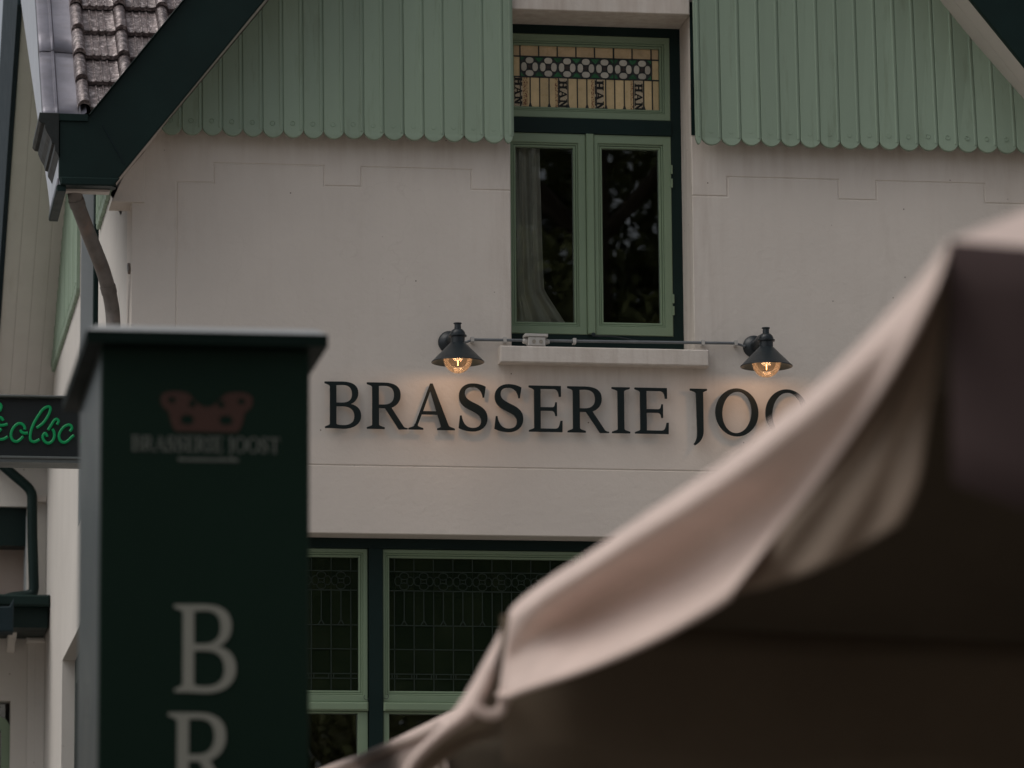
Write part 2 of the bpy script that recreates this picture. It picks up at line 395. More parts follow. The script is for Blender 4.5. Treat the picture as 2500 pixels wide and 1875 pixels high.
MB().box(WIN_R + 0.002, 2.88, 0.0042, 0.0118, 4.70, 6.44).build('render_coat', M['plaster'], house)
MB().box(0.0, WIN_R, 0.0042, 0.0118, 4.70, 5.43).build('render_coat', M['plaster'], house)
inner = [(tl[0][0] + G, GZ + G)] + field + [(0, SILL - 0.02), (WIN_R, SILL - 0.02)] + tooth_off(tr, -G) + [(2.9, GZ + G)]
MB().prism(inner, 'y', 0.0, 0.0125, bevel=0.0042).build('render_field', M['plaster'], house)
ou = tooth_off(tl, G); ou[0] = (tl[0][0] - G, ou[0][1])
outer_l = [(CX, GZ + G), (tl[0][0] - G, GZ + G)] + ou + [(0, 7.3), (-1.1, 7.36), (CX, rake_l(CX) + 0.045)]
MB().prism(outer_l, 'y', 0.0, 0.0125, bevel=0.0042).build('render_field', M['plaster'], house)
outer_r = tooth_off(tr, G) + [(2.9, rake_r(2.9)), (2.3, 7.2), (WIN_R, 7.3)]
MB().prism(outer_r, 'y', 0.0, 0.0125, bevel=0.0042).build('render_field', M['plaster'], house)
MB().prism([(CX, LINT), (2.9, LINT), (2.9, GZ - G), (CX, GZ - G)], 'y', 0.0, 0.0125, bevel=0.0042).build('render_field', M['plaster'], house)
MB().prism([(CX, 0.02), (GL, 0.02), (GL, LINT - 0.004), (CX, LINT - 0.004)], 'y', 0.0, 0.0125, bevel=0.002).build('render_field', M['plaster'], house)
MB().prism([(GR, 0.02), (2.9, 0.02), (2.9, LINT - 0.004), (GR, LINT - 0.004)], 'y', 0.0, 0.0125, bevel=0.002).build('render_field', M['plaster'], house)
# lintel over the upper window, block under the barge
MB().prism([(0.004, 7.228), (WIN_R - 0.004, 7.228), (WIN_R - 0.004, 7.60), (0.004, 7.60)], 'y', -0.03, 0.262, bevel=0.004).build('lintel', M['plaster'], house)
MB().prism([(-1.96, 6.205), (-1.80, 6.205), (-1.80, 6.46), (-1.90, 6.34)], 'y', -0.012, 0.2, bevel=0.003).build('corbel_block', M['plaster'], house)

# side wall towards the left, its window and its doorway recess
side = [(0.30, 0), (7.75, 0), (7.75, 6.06), (6.77, 6.64), (3.9, 8.22), (0.75, 6.30), (0.30, 6.30)]
MB().prism(side, 'x', CX, -1.60, holes=[[(2.5, 5.2), (4.17, 5.2), (4.17, 7.5), (2.5, 7.5)], [(3.5, 2.2), (5.66, 2.2), (5.66, 4.605), (3.5, 4.605)]]).build('side_wall', M['side_plaster'], house)
sw = MB(); sw.box(-1.79, -1.74, 4.06, 4.165, 5.21, 7.49); sw.box(-1.79, -1.74, 2.505, 2.60, 5.21, 7.49); sw.box(-1.79, -1.74, 2.60, 4.06, 5.21, 5.3); sw.box(-1.79, -1.74, 2.60, 4.06, 7.4, 7.49)
swo = sw.build('side_window', M['dark'], house)
MB().box(-1.77, -1.765, 2.6, 4.06, 5.3, 7.4).build('pane', M['glass'], swo)
MB().box(-1.858, -1.79, 4.158, 4.168, 5.2, 7.5).build('reveal_lining', M['blue_white'], swo)
sn = MB(); sn.box(-1.785, -1.74, 5.53, 5.655, 2.25, 4.6); sn.box(-1.785, -1.74, 3.505, 3.63, 2.25, 4.6); sn.box(-1.785, -1.74, 3.63, 5.53, 4.45, 4.6); sn.box(-1.785, -1.74, 3.63, 5.53, 2.25, 2.4)
sno = sn.build('side_window', M['dark'], house)
MB().box(-1.765, -1.76, 3.63, 5.53, 2.4, 4.45).build('pane', M['glass'], sno)
# rust scar on the side wall near the corner
MB().prism([(0.02, 5.875), (0.05, 5.86), (0.10, 5.885), (0.13, 5.92), (0.09, 5.925), (0.05, 5.91)], 'x', CX - 0.012, CX + 0.01, bevel=0.003).build('rust_spot', M['pipe_zinc'], house)

# ---- scalloped boards, flared out at the foot
def board_outline(x0, wd, z0, zt0, zt1, n=10):
    r = [(x0, zt0)]
    dz = 0.036
    for i in range(n + 1):
        a = math.pi * (1 - i / n)
        u = (1 + math.cos(a)) / 2
        zz = z0 - dz * (math.sin(a) ** 1.35)
        r.append((x0 + u * wd, zz))
    r.append((x0 + wd, zt1)); return r
def flare(z, z0=6.55): return -0.098 + 0.13 * max(0.0, min(0.62, z - z0))
def board(x0, pitch, z0, topf, parent, side='y', bead=True):
    gap = 0.0013
    gap += random.uniform(-0.0006, 0.0010); z0 += random.uniform(-0.0025, 0.0025)
    a, b = x0 + gap, x0 + pitch - gap
    mb = MB()
    ol = board_outline(a, b - a, z0, topf(a), topf(b))
    k = []
    nz = 5
    # two strips of outline: prism split so the flare can bend it
    mb.prism(ol, 'y', 0.0, 0.020, bevel=0.0025)
    mb.prism([(b - 0.004, z0 + 0.004), (b + 0.0055, z0 + 0.004), (b + 0.0055, topf(b) - 0.01), (b - 0.004, topf(b) - 0.01)], 'y', 0.0065, 0.012)   # tongue behind the joint
    # bead strip along the right edge
    pr = [(b - 0.0185, 0.0015), (b - 0.0168, -0.0024), (b - 0.012, -0.0038), (b - 0.0062, -0.0024), (b - 0.0045, 0.0015)]
    za = z0 + 0.002
    G_ = [[(x, y, za + (topf(x) - za) * t) for x, y in pr] for t in (0, 1)]
    o = len(mb.v); mb.grid(G_); mb.add([G_[0][i] for i in range(5)], [(0, 1, 2, 3, 4)])
    # turned button near the foot
    mb.lathe([(0.0125, 0.001), (0.0125, -0.0028), (0.0108, -0.0038), (0.0085, -0.0006), (0.006, -0.0012), (0.0, -0.0016)], ((a + b) / 2 - 0.004, 0.0, z0 + 0.036), 14, 'y')
    j = random.uniform(-0.0015, 0.0015)
    mb.v = [(x, y + flare(z) + j, z) for x, y, z in mb.v] if side == 'y' else [(CX + y - 0.022 + j, x, z) for x, y, z in mb.v]
    return mb.build('board', M['sage'], parent)
boards = MB().box(-1.0, 0.0, -0.004, 0.001, 6.62, 7.3).build('board_batten', M['dark'], house)
boards_r = MB().box(WIN_R, 2.2, -0.004, 0.001, 6.62, 7.3).build('board_batten', M['dark'], house)
for i in range(17):
    x0 = -0.0445 - 0.0989 * (i + 1)
    board(x0, 0.0989, 6.567 - 0.0002 * i, lambda x: rake_l(x) + 0.02, house)
board(-0.0445, 0.045, 6.567, lambda x: rake_l(x) + 0.02, house)
board(0.9135, 0.031, 6.589, lambda x: rake_r(x) + 0.02, house)
for i in range(9): board(0.0015 + 0.1013 * i, 0.1013, 7.64, lambda x: min(rake_l(x), rake_r(x)) + 0.02, house)
for i in range(19):
    x0 = 0.9445 + 0.1003 * i
    board(x0, 0.1003, 6.588, lambda x: rake_r(x) + 0.02, house)
def side_top(y): return (8.22 - 0.61 * (3.9 - y)) if y < 3.9 else 8.22 - 0.55 * (y - 3.9)
for i in range(52):
    y0 = 1.35 + 0.105 * i
    if y0 > 6.75: break
    z0 = 6.60 if not (2.4 < y0 < 4.17) else 7.5
    board(y0, 0.105, z0, lambda y: side_top(y) + 0.02, house, 'x')

# ---- barges, soffits, kneeler
D = 0.335
xa, xb = -2.02, 0.521
def strip(pts_lo, h, y0, y1):         # board following a rake: lower edge points and vertical height
    return MB().prism([pts_lo[0], pts_lo[1], (pts_lo[1][0], pts_lo[1][1] + h), (pts_lo[0][0], pts_lo[0][1] + h)], 'y', y0, y1, bevel=0.004)
apex = rake_l(xb)
zb = 6.202
xl = (zb - 7.14) / 1.29 - 1.256
barge = MB().prism([(xl, zb), (xb, apex), (xb, apex + 0.50), (-2.094, 6.545), (-2.235, 6.545), (-2.235, 6.24), (-2.225, zb)], 'y', -D - 0.035, -D, bevel=0.004)
bo = barge.build('bargeboard', M['dark'], house)
MB().prism([(-2.10, 6.537), (-2.094, 6.548), (xb, apex + 0.512), (xb, apex + 0.495)], 'y', -D - 0.055, -D + 0.03, bevel=0.004).build('barge_capping', M['dark'], bo)
MB().prism([(-2.228, 6.20), (-1.975, 6.20), (-1.945, 6.240), (-2.228, 6.240)], 'y', -D - 0.052, -D - 0.036, bevel=0.006).build('foot_moulding', M['dark'], bo)
MB().tube([(-2.03, -D - 0.038, 6.50), (-1.925, -D - 0.038, 6.31)], 0.002, 6).build('board_joint', M['rake'], bo)
zr = rake_r(2.95)
ro = MB().prism([(0.522, rake_r(0.522)), (2.95, zr), (2.95, zr + 0.50), (0.522, rake_r(0.522) + 0.5)], 'y', -D - 0.035, -D, bevel=0.004).build('bargeboard', M['dark'], house)
MB().prism([(0.522, rake_r(0.522) + 0.497), (2.95, zr + 0.497), (2.95, zr + 0.515), (0.522, rake_r(0.522) + 0.515)], 'y', -D - 0.055, -D + 0.03, bevel=0.004).build('barge_capping', M['dark'], ro)
# soffit boards between barge and wall, two each side
for f, x0, x1, nm in ((rake_l, -1.95, 0.52, 'l'), (rake_r, 0.523, 2.95, 'r')):
    for y0, y1 in ((-D, -0.172), (-0.168, 0.01)):
        up_ = 0.026 if nm == 'l' else 0.002
        MB().prism([(x0, f(x0) + up_), (x1, f(x1) + up_), (x1, f(x1) + up_ + 0.043), (x0, f(x0) + up_ + 0.043)], 'y', y0, y1, bevel=0.0).build('soffit_board', M['cream_wood'], house)
# gable roof planes behind the barge
for f, x0, x1 in ((rake_l, -1.70, 0.52), (rake_r, 0.523, 3.4)):
    MB().prism([(x0, f(x0) + 0.30), (x1, f(x1) + 0.30), (x1, f(x1) + 0.40), (x0, f(x0) + 0.40)], 'y', -D + 0.002, 6.0).build('gable_roof', M['tile'], house)
# boxed eave end (kneeler): bottom board, crown moulding, zinc side plate
k = MB().box(-2.213, -1.96, -D + 0.002, -0.27, 6.206, 6.240).build('eave_box', M['dark'], house)
crown = [(-2.236, 6.550), (-2.330, 6.550), (-2.334, 6.512), (-2.322, 6.498), (-2.306, 6.495), (-2.304, 6.478), (-2.292, 6.450), (-2.276, 6.425), (-2.270, 6.400), (-2.258, 6.396), (-2.256, 6.370), (-2.246, 6.355), (-2.236, 6.335)]
MB().prism(crown, 'y', -D - 0.050, 0.22, bevel=0.003).build('crown_moulding', M['dark_wood'], k)
MB().box(-2.30, -2.10, -D - 0.046, -D - 0.036, 6.515, 6.548).build('front_moulding', M['dark'], k)
plate = [(-D - 0.030, 6.205), (0.33, 6.205), (0.60, 6.38), (3.9, 8.22), (3.9, 10.40), (-D - 0.030, 6.530)]
MB().prism(plate, 'x', -2.235, -2.215).build('verge_plate', M['zinc_face'], house)
MB().prism([(-D - 0.034, 6.172), (0.33, 6.172), (0.33, 6.203), (-D - 0.034, 6.203)], 'x', -2.245, -2.20, bevel=0.006).build('verge_bead', M['dark'], k)
MB().prism([(-D - 0.034, 6.2035), (0.33, 6.2035), (0.33, 6.235), (-D - 0.034, 6.235)], 'x', -2.241, -2.2355, bevel=0.002).build('verge_bead', M['zinc'], k)
MB().box(-2.213, -1.985, -0.268, -0.20, 6.196, 6.215).build('eave_soffit', M['cream_wood'], k)
# rear half of the side gable: soffit boards and dark fascia
def rear(y): return 8.22 - 0.55 * (y - 3.9)
for i in range(4):
    x0 = -2.225 + 0.0912 * i
    MB().prism([(3.9, 8.22), (9.4, rear(9.4)), (9.4, rear(9.4) + 0.03), (3.9, 8.25)], 'x', x0 + 0.0005, x0 + 0.0907, bevel=0.0015).build('soffit_board', M['soffit'], house)
MB().prism([(3.902, 8.20), (9.4, rear(9.4) - 0.02), (9.4, rear(9.4) + 1.1), (3.902, 10.2)], 'x', -2.255, -2.227, bevel=0.004).build('rear_fascia', M['rake'], house)
MB().prism([(3.9, 8.26), (9.4, rear(9.4) + 0.04), (9.4, rear(9.4) + 1.0), (3.9, 10.3)], 'x', -2.226, 1.0).build('rear_roof', M['tile'], house)
# zinc verge flashing in lapped lengths, and tiles
PA = math.radians(43); VO = np.array([0, math.cos(PA), math.sin(PA)]); NO = np.array([0, -math.sin(PA), math.cos(PA)])
R0 = np.array([-2.31, -D + 0.006, 6.552])
def roof_pt(u, v, h=0.0): return np.array([R0[0] + u, R0[1], R0[2]]) + VO * v + NO * h
lap = 0.0
for a, b in ((-0.02, 0.62), (0.62, 2.2)):
    mb = MB()
    cs = [(0.0, -0.05), (0.0, 0.008), (0.012, 0.013), (0.055, 0.010), (0.06, 0.018), (0.068, 0.018), (0.074, 0.008), (0.175, 0.006), (0.205, 0.03)]
    rows = np.linspace(a - (0.02 if a > 0 else 0), b, 9)
    lift = 0.004 if a > 0 else 0
    mb.grid([[tuple(roof_pt(u, v, h + lift + 0.002 * math.sin(9 * v + 30 * u))) for u, h in cs] for v in rows])
    solidify(mb.build('verge_flashing', M['zinc'], house, smooth=40), 0.003)
mb = MB()
mb.add([roof_pt(0.0, 0.0, -0.03), roof_pt(0.215, 0.0, -0.03), roof_pt(0.32, 0.42, -0.03), roof_pt(1.35, 2.2, -0.03), roof_pt(0.0, 2.2, -0.03)], [(0, 1, 2, 3, 4)])
front_roof = solidify(mb.build('front_roof', M['dark_wood'], house), 0.02)
TW, TG = 0.2125, 0.2555
cs = []
for i in range(9):
    a = math.pi * (1 - i / 8); cs.append((0.031 + 0.031 * math.cos(a), 0.008 + 0.036 * math.sin(a)))
cs += [(0.066, 0.006)]
for rx in (0.098, 0.132, 0.166):
    cs += [(rx - 0.006, 0.005), (rx - 0.003, 0.011), (rx + 0.003, 0.011), (rx + 0.006, 0.005)]
cs += [(0.198, 0.005), (0.214, 0.012)]
tb = MB(); L = 0.325
top_ = [[(u, 0.0, h) for u, h in cs], [(u, 0.006, h + 0.004) for u, h in cs], [(u, L, h - 0.0) for u, h in cs]]
bot_ = [[(u, 0.0, h - 0.020) for u, h in cs], [(u, L, h - 0.018) for u, h in cs]]
tb.grid(top_); o = len(tb.v); tb.grid(bot_)
nC = len(cs)
tb.f += [(i, i + 1, o + i + 1, o + i) for i in range(nC - 1)]
tile_me = tb.mesh('roof_tile', 40); tile_me.materials.append(M['tile'])
tilt = 0.034 / L
for kx in range(7):
    for kv in range(7):
        u = 0.163 + TW * kx; v = 0.012 + TG * kv
        p = roof_pt(u, v, 0.034)
        if R0[0] + u > -2.10 + (p[2] - 6.545) / 1.316 + (0.02 if kv < 2 else 0.10): continue
        ax = np.array([1, 0, 0.0]); ay = VO - NO * tilt; ay /= np.linalg.norm(ay); az = np.cross(ax, ay)
        t = link('roof_tile', tile_me, None, front_roof, True)
        jx = random.uniform(-0.003, 0.003); jr = random.uniform(-0.006, 0.006)
        p = p + np.array([jx, 0, random.uniform(-0.002, 0.002)]) - np.array(base_of(front_roof))
        t.matrix_local = Matrix(((ax[0], ay[0], az[0], p[0]), (ax[1], ay[1], az[1], p[1]), (ax[2], ay[2], az[2], p[2]), (0, 0, 0, 1))) @ Matrix.Rotation(jr, 4, 'Z')

# zinc downpipe under the eave box
pp = [(181, 440, -0.20), (182, 466, -0.20), (188, 495, -0.17), (211, 557, -0.08), (232, 610, 0.0), (250, 656, 0.07), (265, 707, 0.13), (274, 755, 0.17), (277, 800, 0.18), (278, 1000, 0.18), (279, 1900, 0.18)]
pts = [survey(a, b, y=c) for a, b, c in pp]
dp = MB().tube(catmull(pts[:9], 5) + pts[9:], 0.0355, 16).build('downpipe', M['pipe_zinc'], house, smooth=50)
for i in (2, 6):
    q = Vector(pts[i]); d = (Vector(pts[i + 1]) - Vector(pts[i - 1])).normalized()
    MB().tube([q - d * 0.02, q + d * 0.02], 0.0385, 16).build('pipe_joint', M['pipe_zinc'], dp, smooth=50)

# ---- upper window
FY = 0.262
def rect(px0, py0, px1, py1, y):
    a, b = survey(px0, py0, y=y), survey(px1, py1, y=y); return a[0], b[0], b[2], a[2]
uw = MB()
uw.box(0.006, 0.044, FY, 0.32, 5.545, 7.24); uw.box(0.858, WIN_R + 0.02, FY, 0.32, 5.545, 7.25)
uw.box(0.044, 0.858, FY, 0.32, 7.182, 7.25); uw.box(0.044, 0.858, FY - 0.012, 0.32, 6.672, 6.748); uw.box(0.044, 0.858, FY, 0.32, 5.545, 5.648)
win = uw.build('upper_window', M['dark'], house)
def frame(mb, x0, x1, z0, z1, l, r, b, t, y0, y1, bev=0.003):
    """rectangular ring, four mitred sides with softened arrises"""
    bev = min(bev, 0.3 * min(l, r, b, t)); d = (1 if y1 > y0 else -1) * bev
    o = [(x0, z0), (x1, z0), (x1, z1), (x0, z1)]; i = [(x0 + l, z0 + b), (x1 - r, z0 + b), (x1 - r, z1 - t), (x0 + l, z1 - t)]
    sgn = [(1, 1), (-1, 1), (-1, -1), (1, -1)]
    fo = [(p[0] + q[0]*bev, p[1] + q[1]*bev) for p, q in zip(o, sgn)]; fi = [(p[0] - q[0]*bev, p[1] - q[1]*bev) for p, q in zip(i, sgn)]
    L_ = [(o, y1), (o, y0 + d), (fo, y0), (fi, y0), (i, y0 + d), (i, y1)]
    vs_ = [(x, y, z) for P, y in L_ for x, z in P]
    fs = [(k*4 + j, k*4 + (j+1) % 4, ((k+1) % 6)*4 + (j+1) % 4, ((k+1) % 6)*4 + j) for k in range(6) for j in range(4)]
    mb.add(vs_, fs)
def sash(x0, x1, z0, z1, gx0, gx1, gz0, gz1, y, parent, mat, depth=0.045):
    """flat sash with a stepped glazing bead running round the glass"""
    mb = MB(); s1 = 0.022
    frame(mb, x0, x1, z0, z1, gx0 - s1 - x0, x1 - gx1 - s1, gz0 - s1 - z0, z1 - gz1 - s1, y, y + depth)
    frame(mb, gx0 - s1, gx1 + s1, gz0 - s1, gz1 + s1, 0.009, 0.009, 0.009, 0.009, y + 0.006, y + depth)
    frame(mb, gx0 - s1 + 0.009, gx1 + s1 - 0.009, gz0 - s1 + 0.009, gz1 + s1 - 0.009, 0.013, 0.013, 0.013, 0.013, y + 0.012, y + depth, 0.006)
    return mb.build('sash', mat, parent)
SY = FY - 0.004
ts = sash(0.020, 0.857, 6.750, 7.180, 0.064, 0.806, 6.808, 7.124, SY, win, M['sash'])
cl = sash(0.020, 0.422, 5.650, 6.671, 0.069, 0.360, 5.712, 6.600, SY, win, M['sash'])
cr = sash(0.463, 0.857, 5.650, 6.671, 0.507, 0.795, 5.717, 6.603, SY, win, M['sash'])
MB().prism([(0.4225, 5.652), (0.4625, 5.652), (0.4625, 6.671), (0.4225, 6.671)], 'y', SY - 0.014, SY + 0.03, bevel=0.005).build('cover_strip', M['sash'], win)
MB().box(0.062, 0.366, SY + 0.034, SY + 0.038, 5.706, 6.606).build('pane', M['glass'], win)
MB().box(0.500, 0.802, SY + 0.034, SY + 0.038, 5.710, 6.610).build('pane', M['glass'], win)
for z in (6.50, 6.43, 5.84, 5.78):
    MB().box(0.852, 0.862, SY - 0.009, SY, z - 0.022, z + 0.022).build('hinge', M['sash'], win)
st = MB(); st.tube([(0.452, SY - 0.012, 5.652), (0.452, SY - 0.02, 5.640)], 0.004, 8); st.tube(catmull([(0.45, SY - 0.02, 5.640), (0.53, SY - 0.02, 5.640), (0.60, SY - 0.02, 5.632), (0.67, SY - 0.02, 5.620)], 4), 0.0035, 8)
st.tube([(0.448, SY - 0.012, 5.648), (0.448, SY - 0.024, 5.648)], 0.009, 10)
st.build('stay_bar', M['lamp'], win)
# sill
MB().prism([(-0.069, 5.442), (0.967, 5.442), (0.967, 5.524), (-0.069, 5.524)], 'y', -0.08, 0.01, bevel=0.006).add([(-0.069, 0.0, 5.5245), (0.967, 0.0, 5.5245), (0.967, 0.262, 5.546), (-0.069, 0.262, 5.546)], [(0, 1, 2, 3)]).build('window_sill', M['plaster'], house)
# stained glass of the transom: coordinates taken in millimetre units from its lower left corner
K = 0.7425 / 1990.0
def SG(x, yy): return 0.064 + (x - 55) * K, 6.808 + (948 - yy) * K * 1.045
GYF = SY + 0.030
unit = MB().prism([(0, 0), (1, 0), (1, 1), (0, 1)], 'y', 0, 1).mesh('pane')
def sg_pane(x0, y0, x1, y1, mat, name='pane', parent=ts, y=GYF, d=0.004):
    a, b = SG(x0, y1), SG(x1, y0)
    me = unit.copy() if False else None
    o = MB().prism([(a[0], a[1]), (b[0], a[1]), (b[0], b[1]), (a[0], b[1])], 'y', y + random.uniform(0, 0.0012), y + d, bevel=0.0012).build(name, mat, parent); return o
lead = MB()
def came(x0, y0, x1, y1, wd=9):
    a, b = SG(x0, y0), SG(x1, y1)
    dx, dz = b[0] - a[0], b[1] - a[1]; l = math.hypot(dx, dz); nx, nz = -dz / l * wd * K / 2 * 1.4, dx / l * wd * K / 2 * 1.4
    lead.prism([(a[0] + nx, a[1] + nz), (b[0] + nx, b[1] + nz), (b[0] - nx, b[1] - nz), (a[0] - nx, a[1] - nz)], 'y', GYF - 0.0035, GYF + 0.001, bevel=0.001)
topx = [55, 148, 402, 655, 910, 1165, 1422, 1678, 1940, 2045]
for a, b in zip(topx, topx[1:]):
    sg_pane(a + 5, 132, b - 5, 273, M['amber2'])
for x in topx[1:-1]: came(x, 130, x, 280, 12)
came(55, 278, 2045, 278, 12); came(55, 548, 2045, 548, 12)
for a, b in ((55, 148), (1946, 2045)): sg_pane(a + 5, 285, b - 5, 540, M['amber'])
came(148, 278, 148, 548); came(1944, 278, 1944, 548)
# flowers: four petals round a dark boss, green corner pieces between
pm = {}
def petal(cx, cy, rx, ry):
    pts = [SG(cx + rx * math.copysign(abs(math.cos(t)) ** 0.85, math.cos(t)), cy + ry * math.copysign(abs(math.sin(t)) ** 0.85, math.sin(t))) for t in np.linspace(0, 2 * math.pi, 17)[:-1]]
    MB().prism(pts, 'y', GYF - 0.002, GYF + 0.003, bevel=0.001).build('petal_pane', M['petal'], ts)
MB().prism([SG(150, 545), SG(1944, 545), SG(1944, 281), SG(150, 281)], 'y', GYF + 0.003, GYF + 0.005).build('pane', M['lead'], ts)
fx = [276, 532, 788, 1044, 1300, 1556, 1815]
for x in fx:
    petal(x, 328, 54, 40); petal(x, 498, 54, 40); petal(x - 76, 413, 38, 57); petal(x + 76, 413, 38, 57)
    MB().prism([SG(x, 380), SG(x + 36, 413), SG(x, 446), SG(x - 36, 413)], 'y', GYF - 0.001, GYF + 0.003, bevel=0.001).build('pane', M['centre'], ts)
for x in [(a + b) / 2 for a, b in zip(fx, fx[1:])]:
    MB().prism([SG(x - 62, 288), SG(x + 62, 288), SG(x + 30, 330), SG(x, 352), SG(x - 30, 330)], 'y', GYF - 0.001, GYF + 0.003, bevel=0.001).build('pane', M['gpane'], ts)
    MB().prism([SG(x - 62, 538), SG(x + 62, 538), SG(x + 30, 496), SG(x, 474), SG(x - 30, 496)], 'y', GYF - 0.001, GYF + 0.003, bevel=0.001).build('pane', M['gpane'], ts)
for x, s in ((155, 1), (1938, -1)):
    for ya, yb, yc in ((288, 340, 288), (538, 486, 538)):
        MB().prism([SG(x, ya), SG(x + s * 55, ya), SG(x, yb)], 'y', GYF - 0.001, GYF + 0.003).build('pane', M['gpane'], ts)
sx = [55, 148, 283, 412, 540, 668, 797, 925, 1055, 1185, 1312, 1436, 1566, 1694, 1832, 1950, 2045]
for a, b in zip(sx, sx[1:]): sg_pane(a + 5, 555, b - 5, 945, M['amber'])
for x in sx[1:-1]: came(x, 548, x, 948, 10)
for x in (283, 540, 797, 1055, 1312, 1566, 1832):
    lead.prism([SG(x - 26, 948), SG(x + 26, 948), SG(x + 7, 890), SG(x - 7, 890)], 'y', GYF - 0.003, GYF + 0.001)
for x in (416, 668, 1428): came(x, 130, x, 548, 10) if x == 1428 else None
lead.build('leading', M['lead'], ts)

# ------------------------------------------------------------------ glyphs (cap height 1, baseline 0)
def path(cmds, n=7):
    out, cur = [], None
    for c in cmds:
        if len(c) == 2: out.append(c); cur = c
        else:
            a, b, d = c[0:2], c[2:4], c[4:6]
            for i in range(1, n + 1):
                t = i / n; u = 1 - t
                out.append((u**3*cur[0] + 3*u*u*t*a[0] + 3*u*t*t*b[0] + t**3*d[0], u**3*cur[1] + 3*u*u*t*a[1] + 3*u*t*t*b[1] + t**3*d[1]))
            cur = d
    r = []
    for q in out:
        if not r or math.hypot(q[0]-r[-1][0], q[1]-r[-1][1]) > 1e-4: r.append(q)
    if math.hypot(r[0][0]-r[-1][0], r[0][1]-r[-1][1]) < 1e-4: r.pop()
    return r
def ell(cx, cy, rx, ry, n=36, tilt=0.0):
    return [(cx + rx*math.cos(a) + tilt*math.sin(a), cy + ry*math.sin(a)) for a in np.linspace(0, 2*math.pi, n + 1)[:-1]]
ST = [(0, 0), (0, 0.03), (0.05, 0.055, 0.115, 0.06, 0.115, 0.10), (0.115, 0.90), (0.115, 0.935, 0.05, 0.95, 0.0, 0.965), (0, 1)]
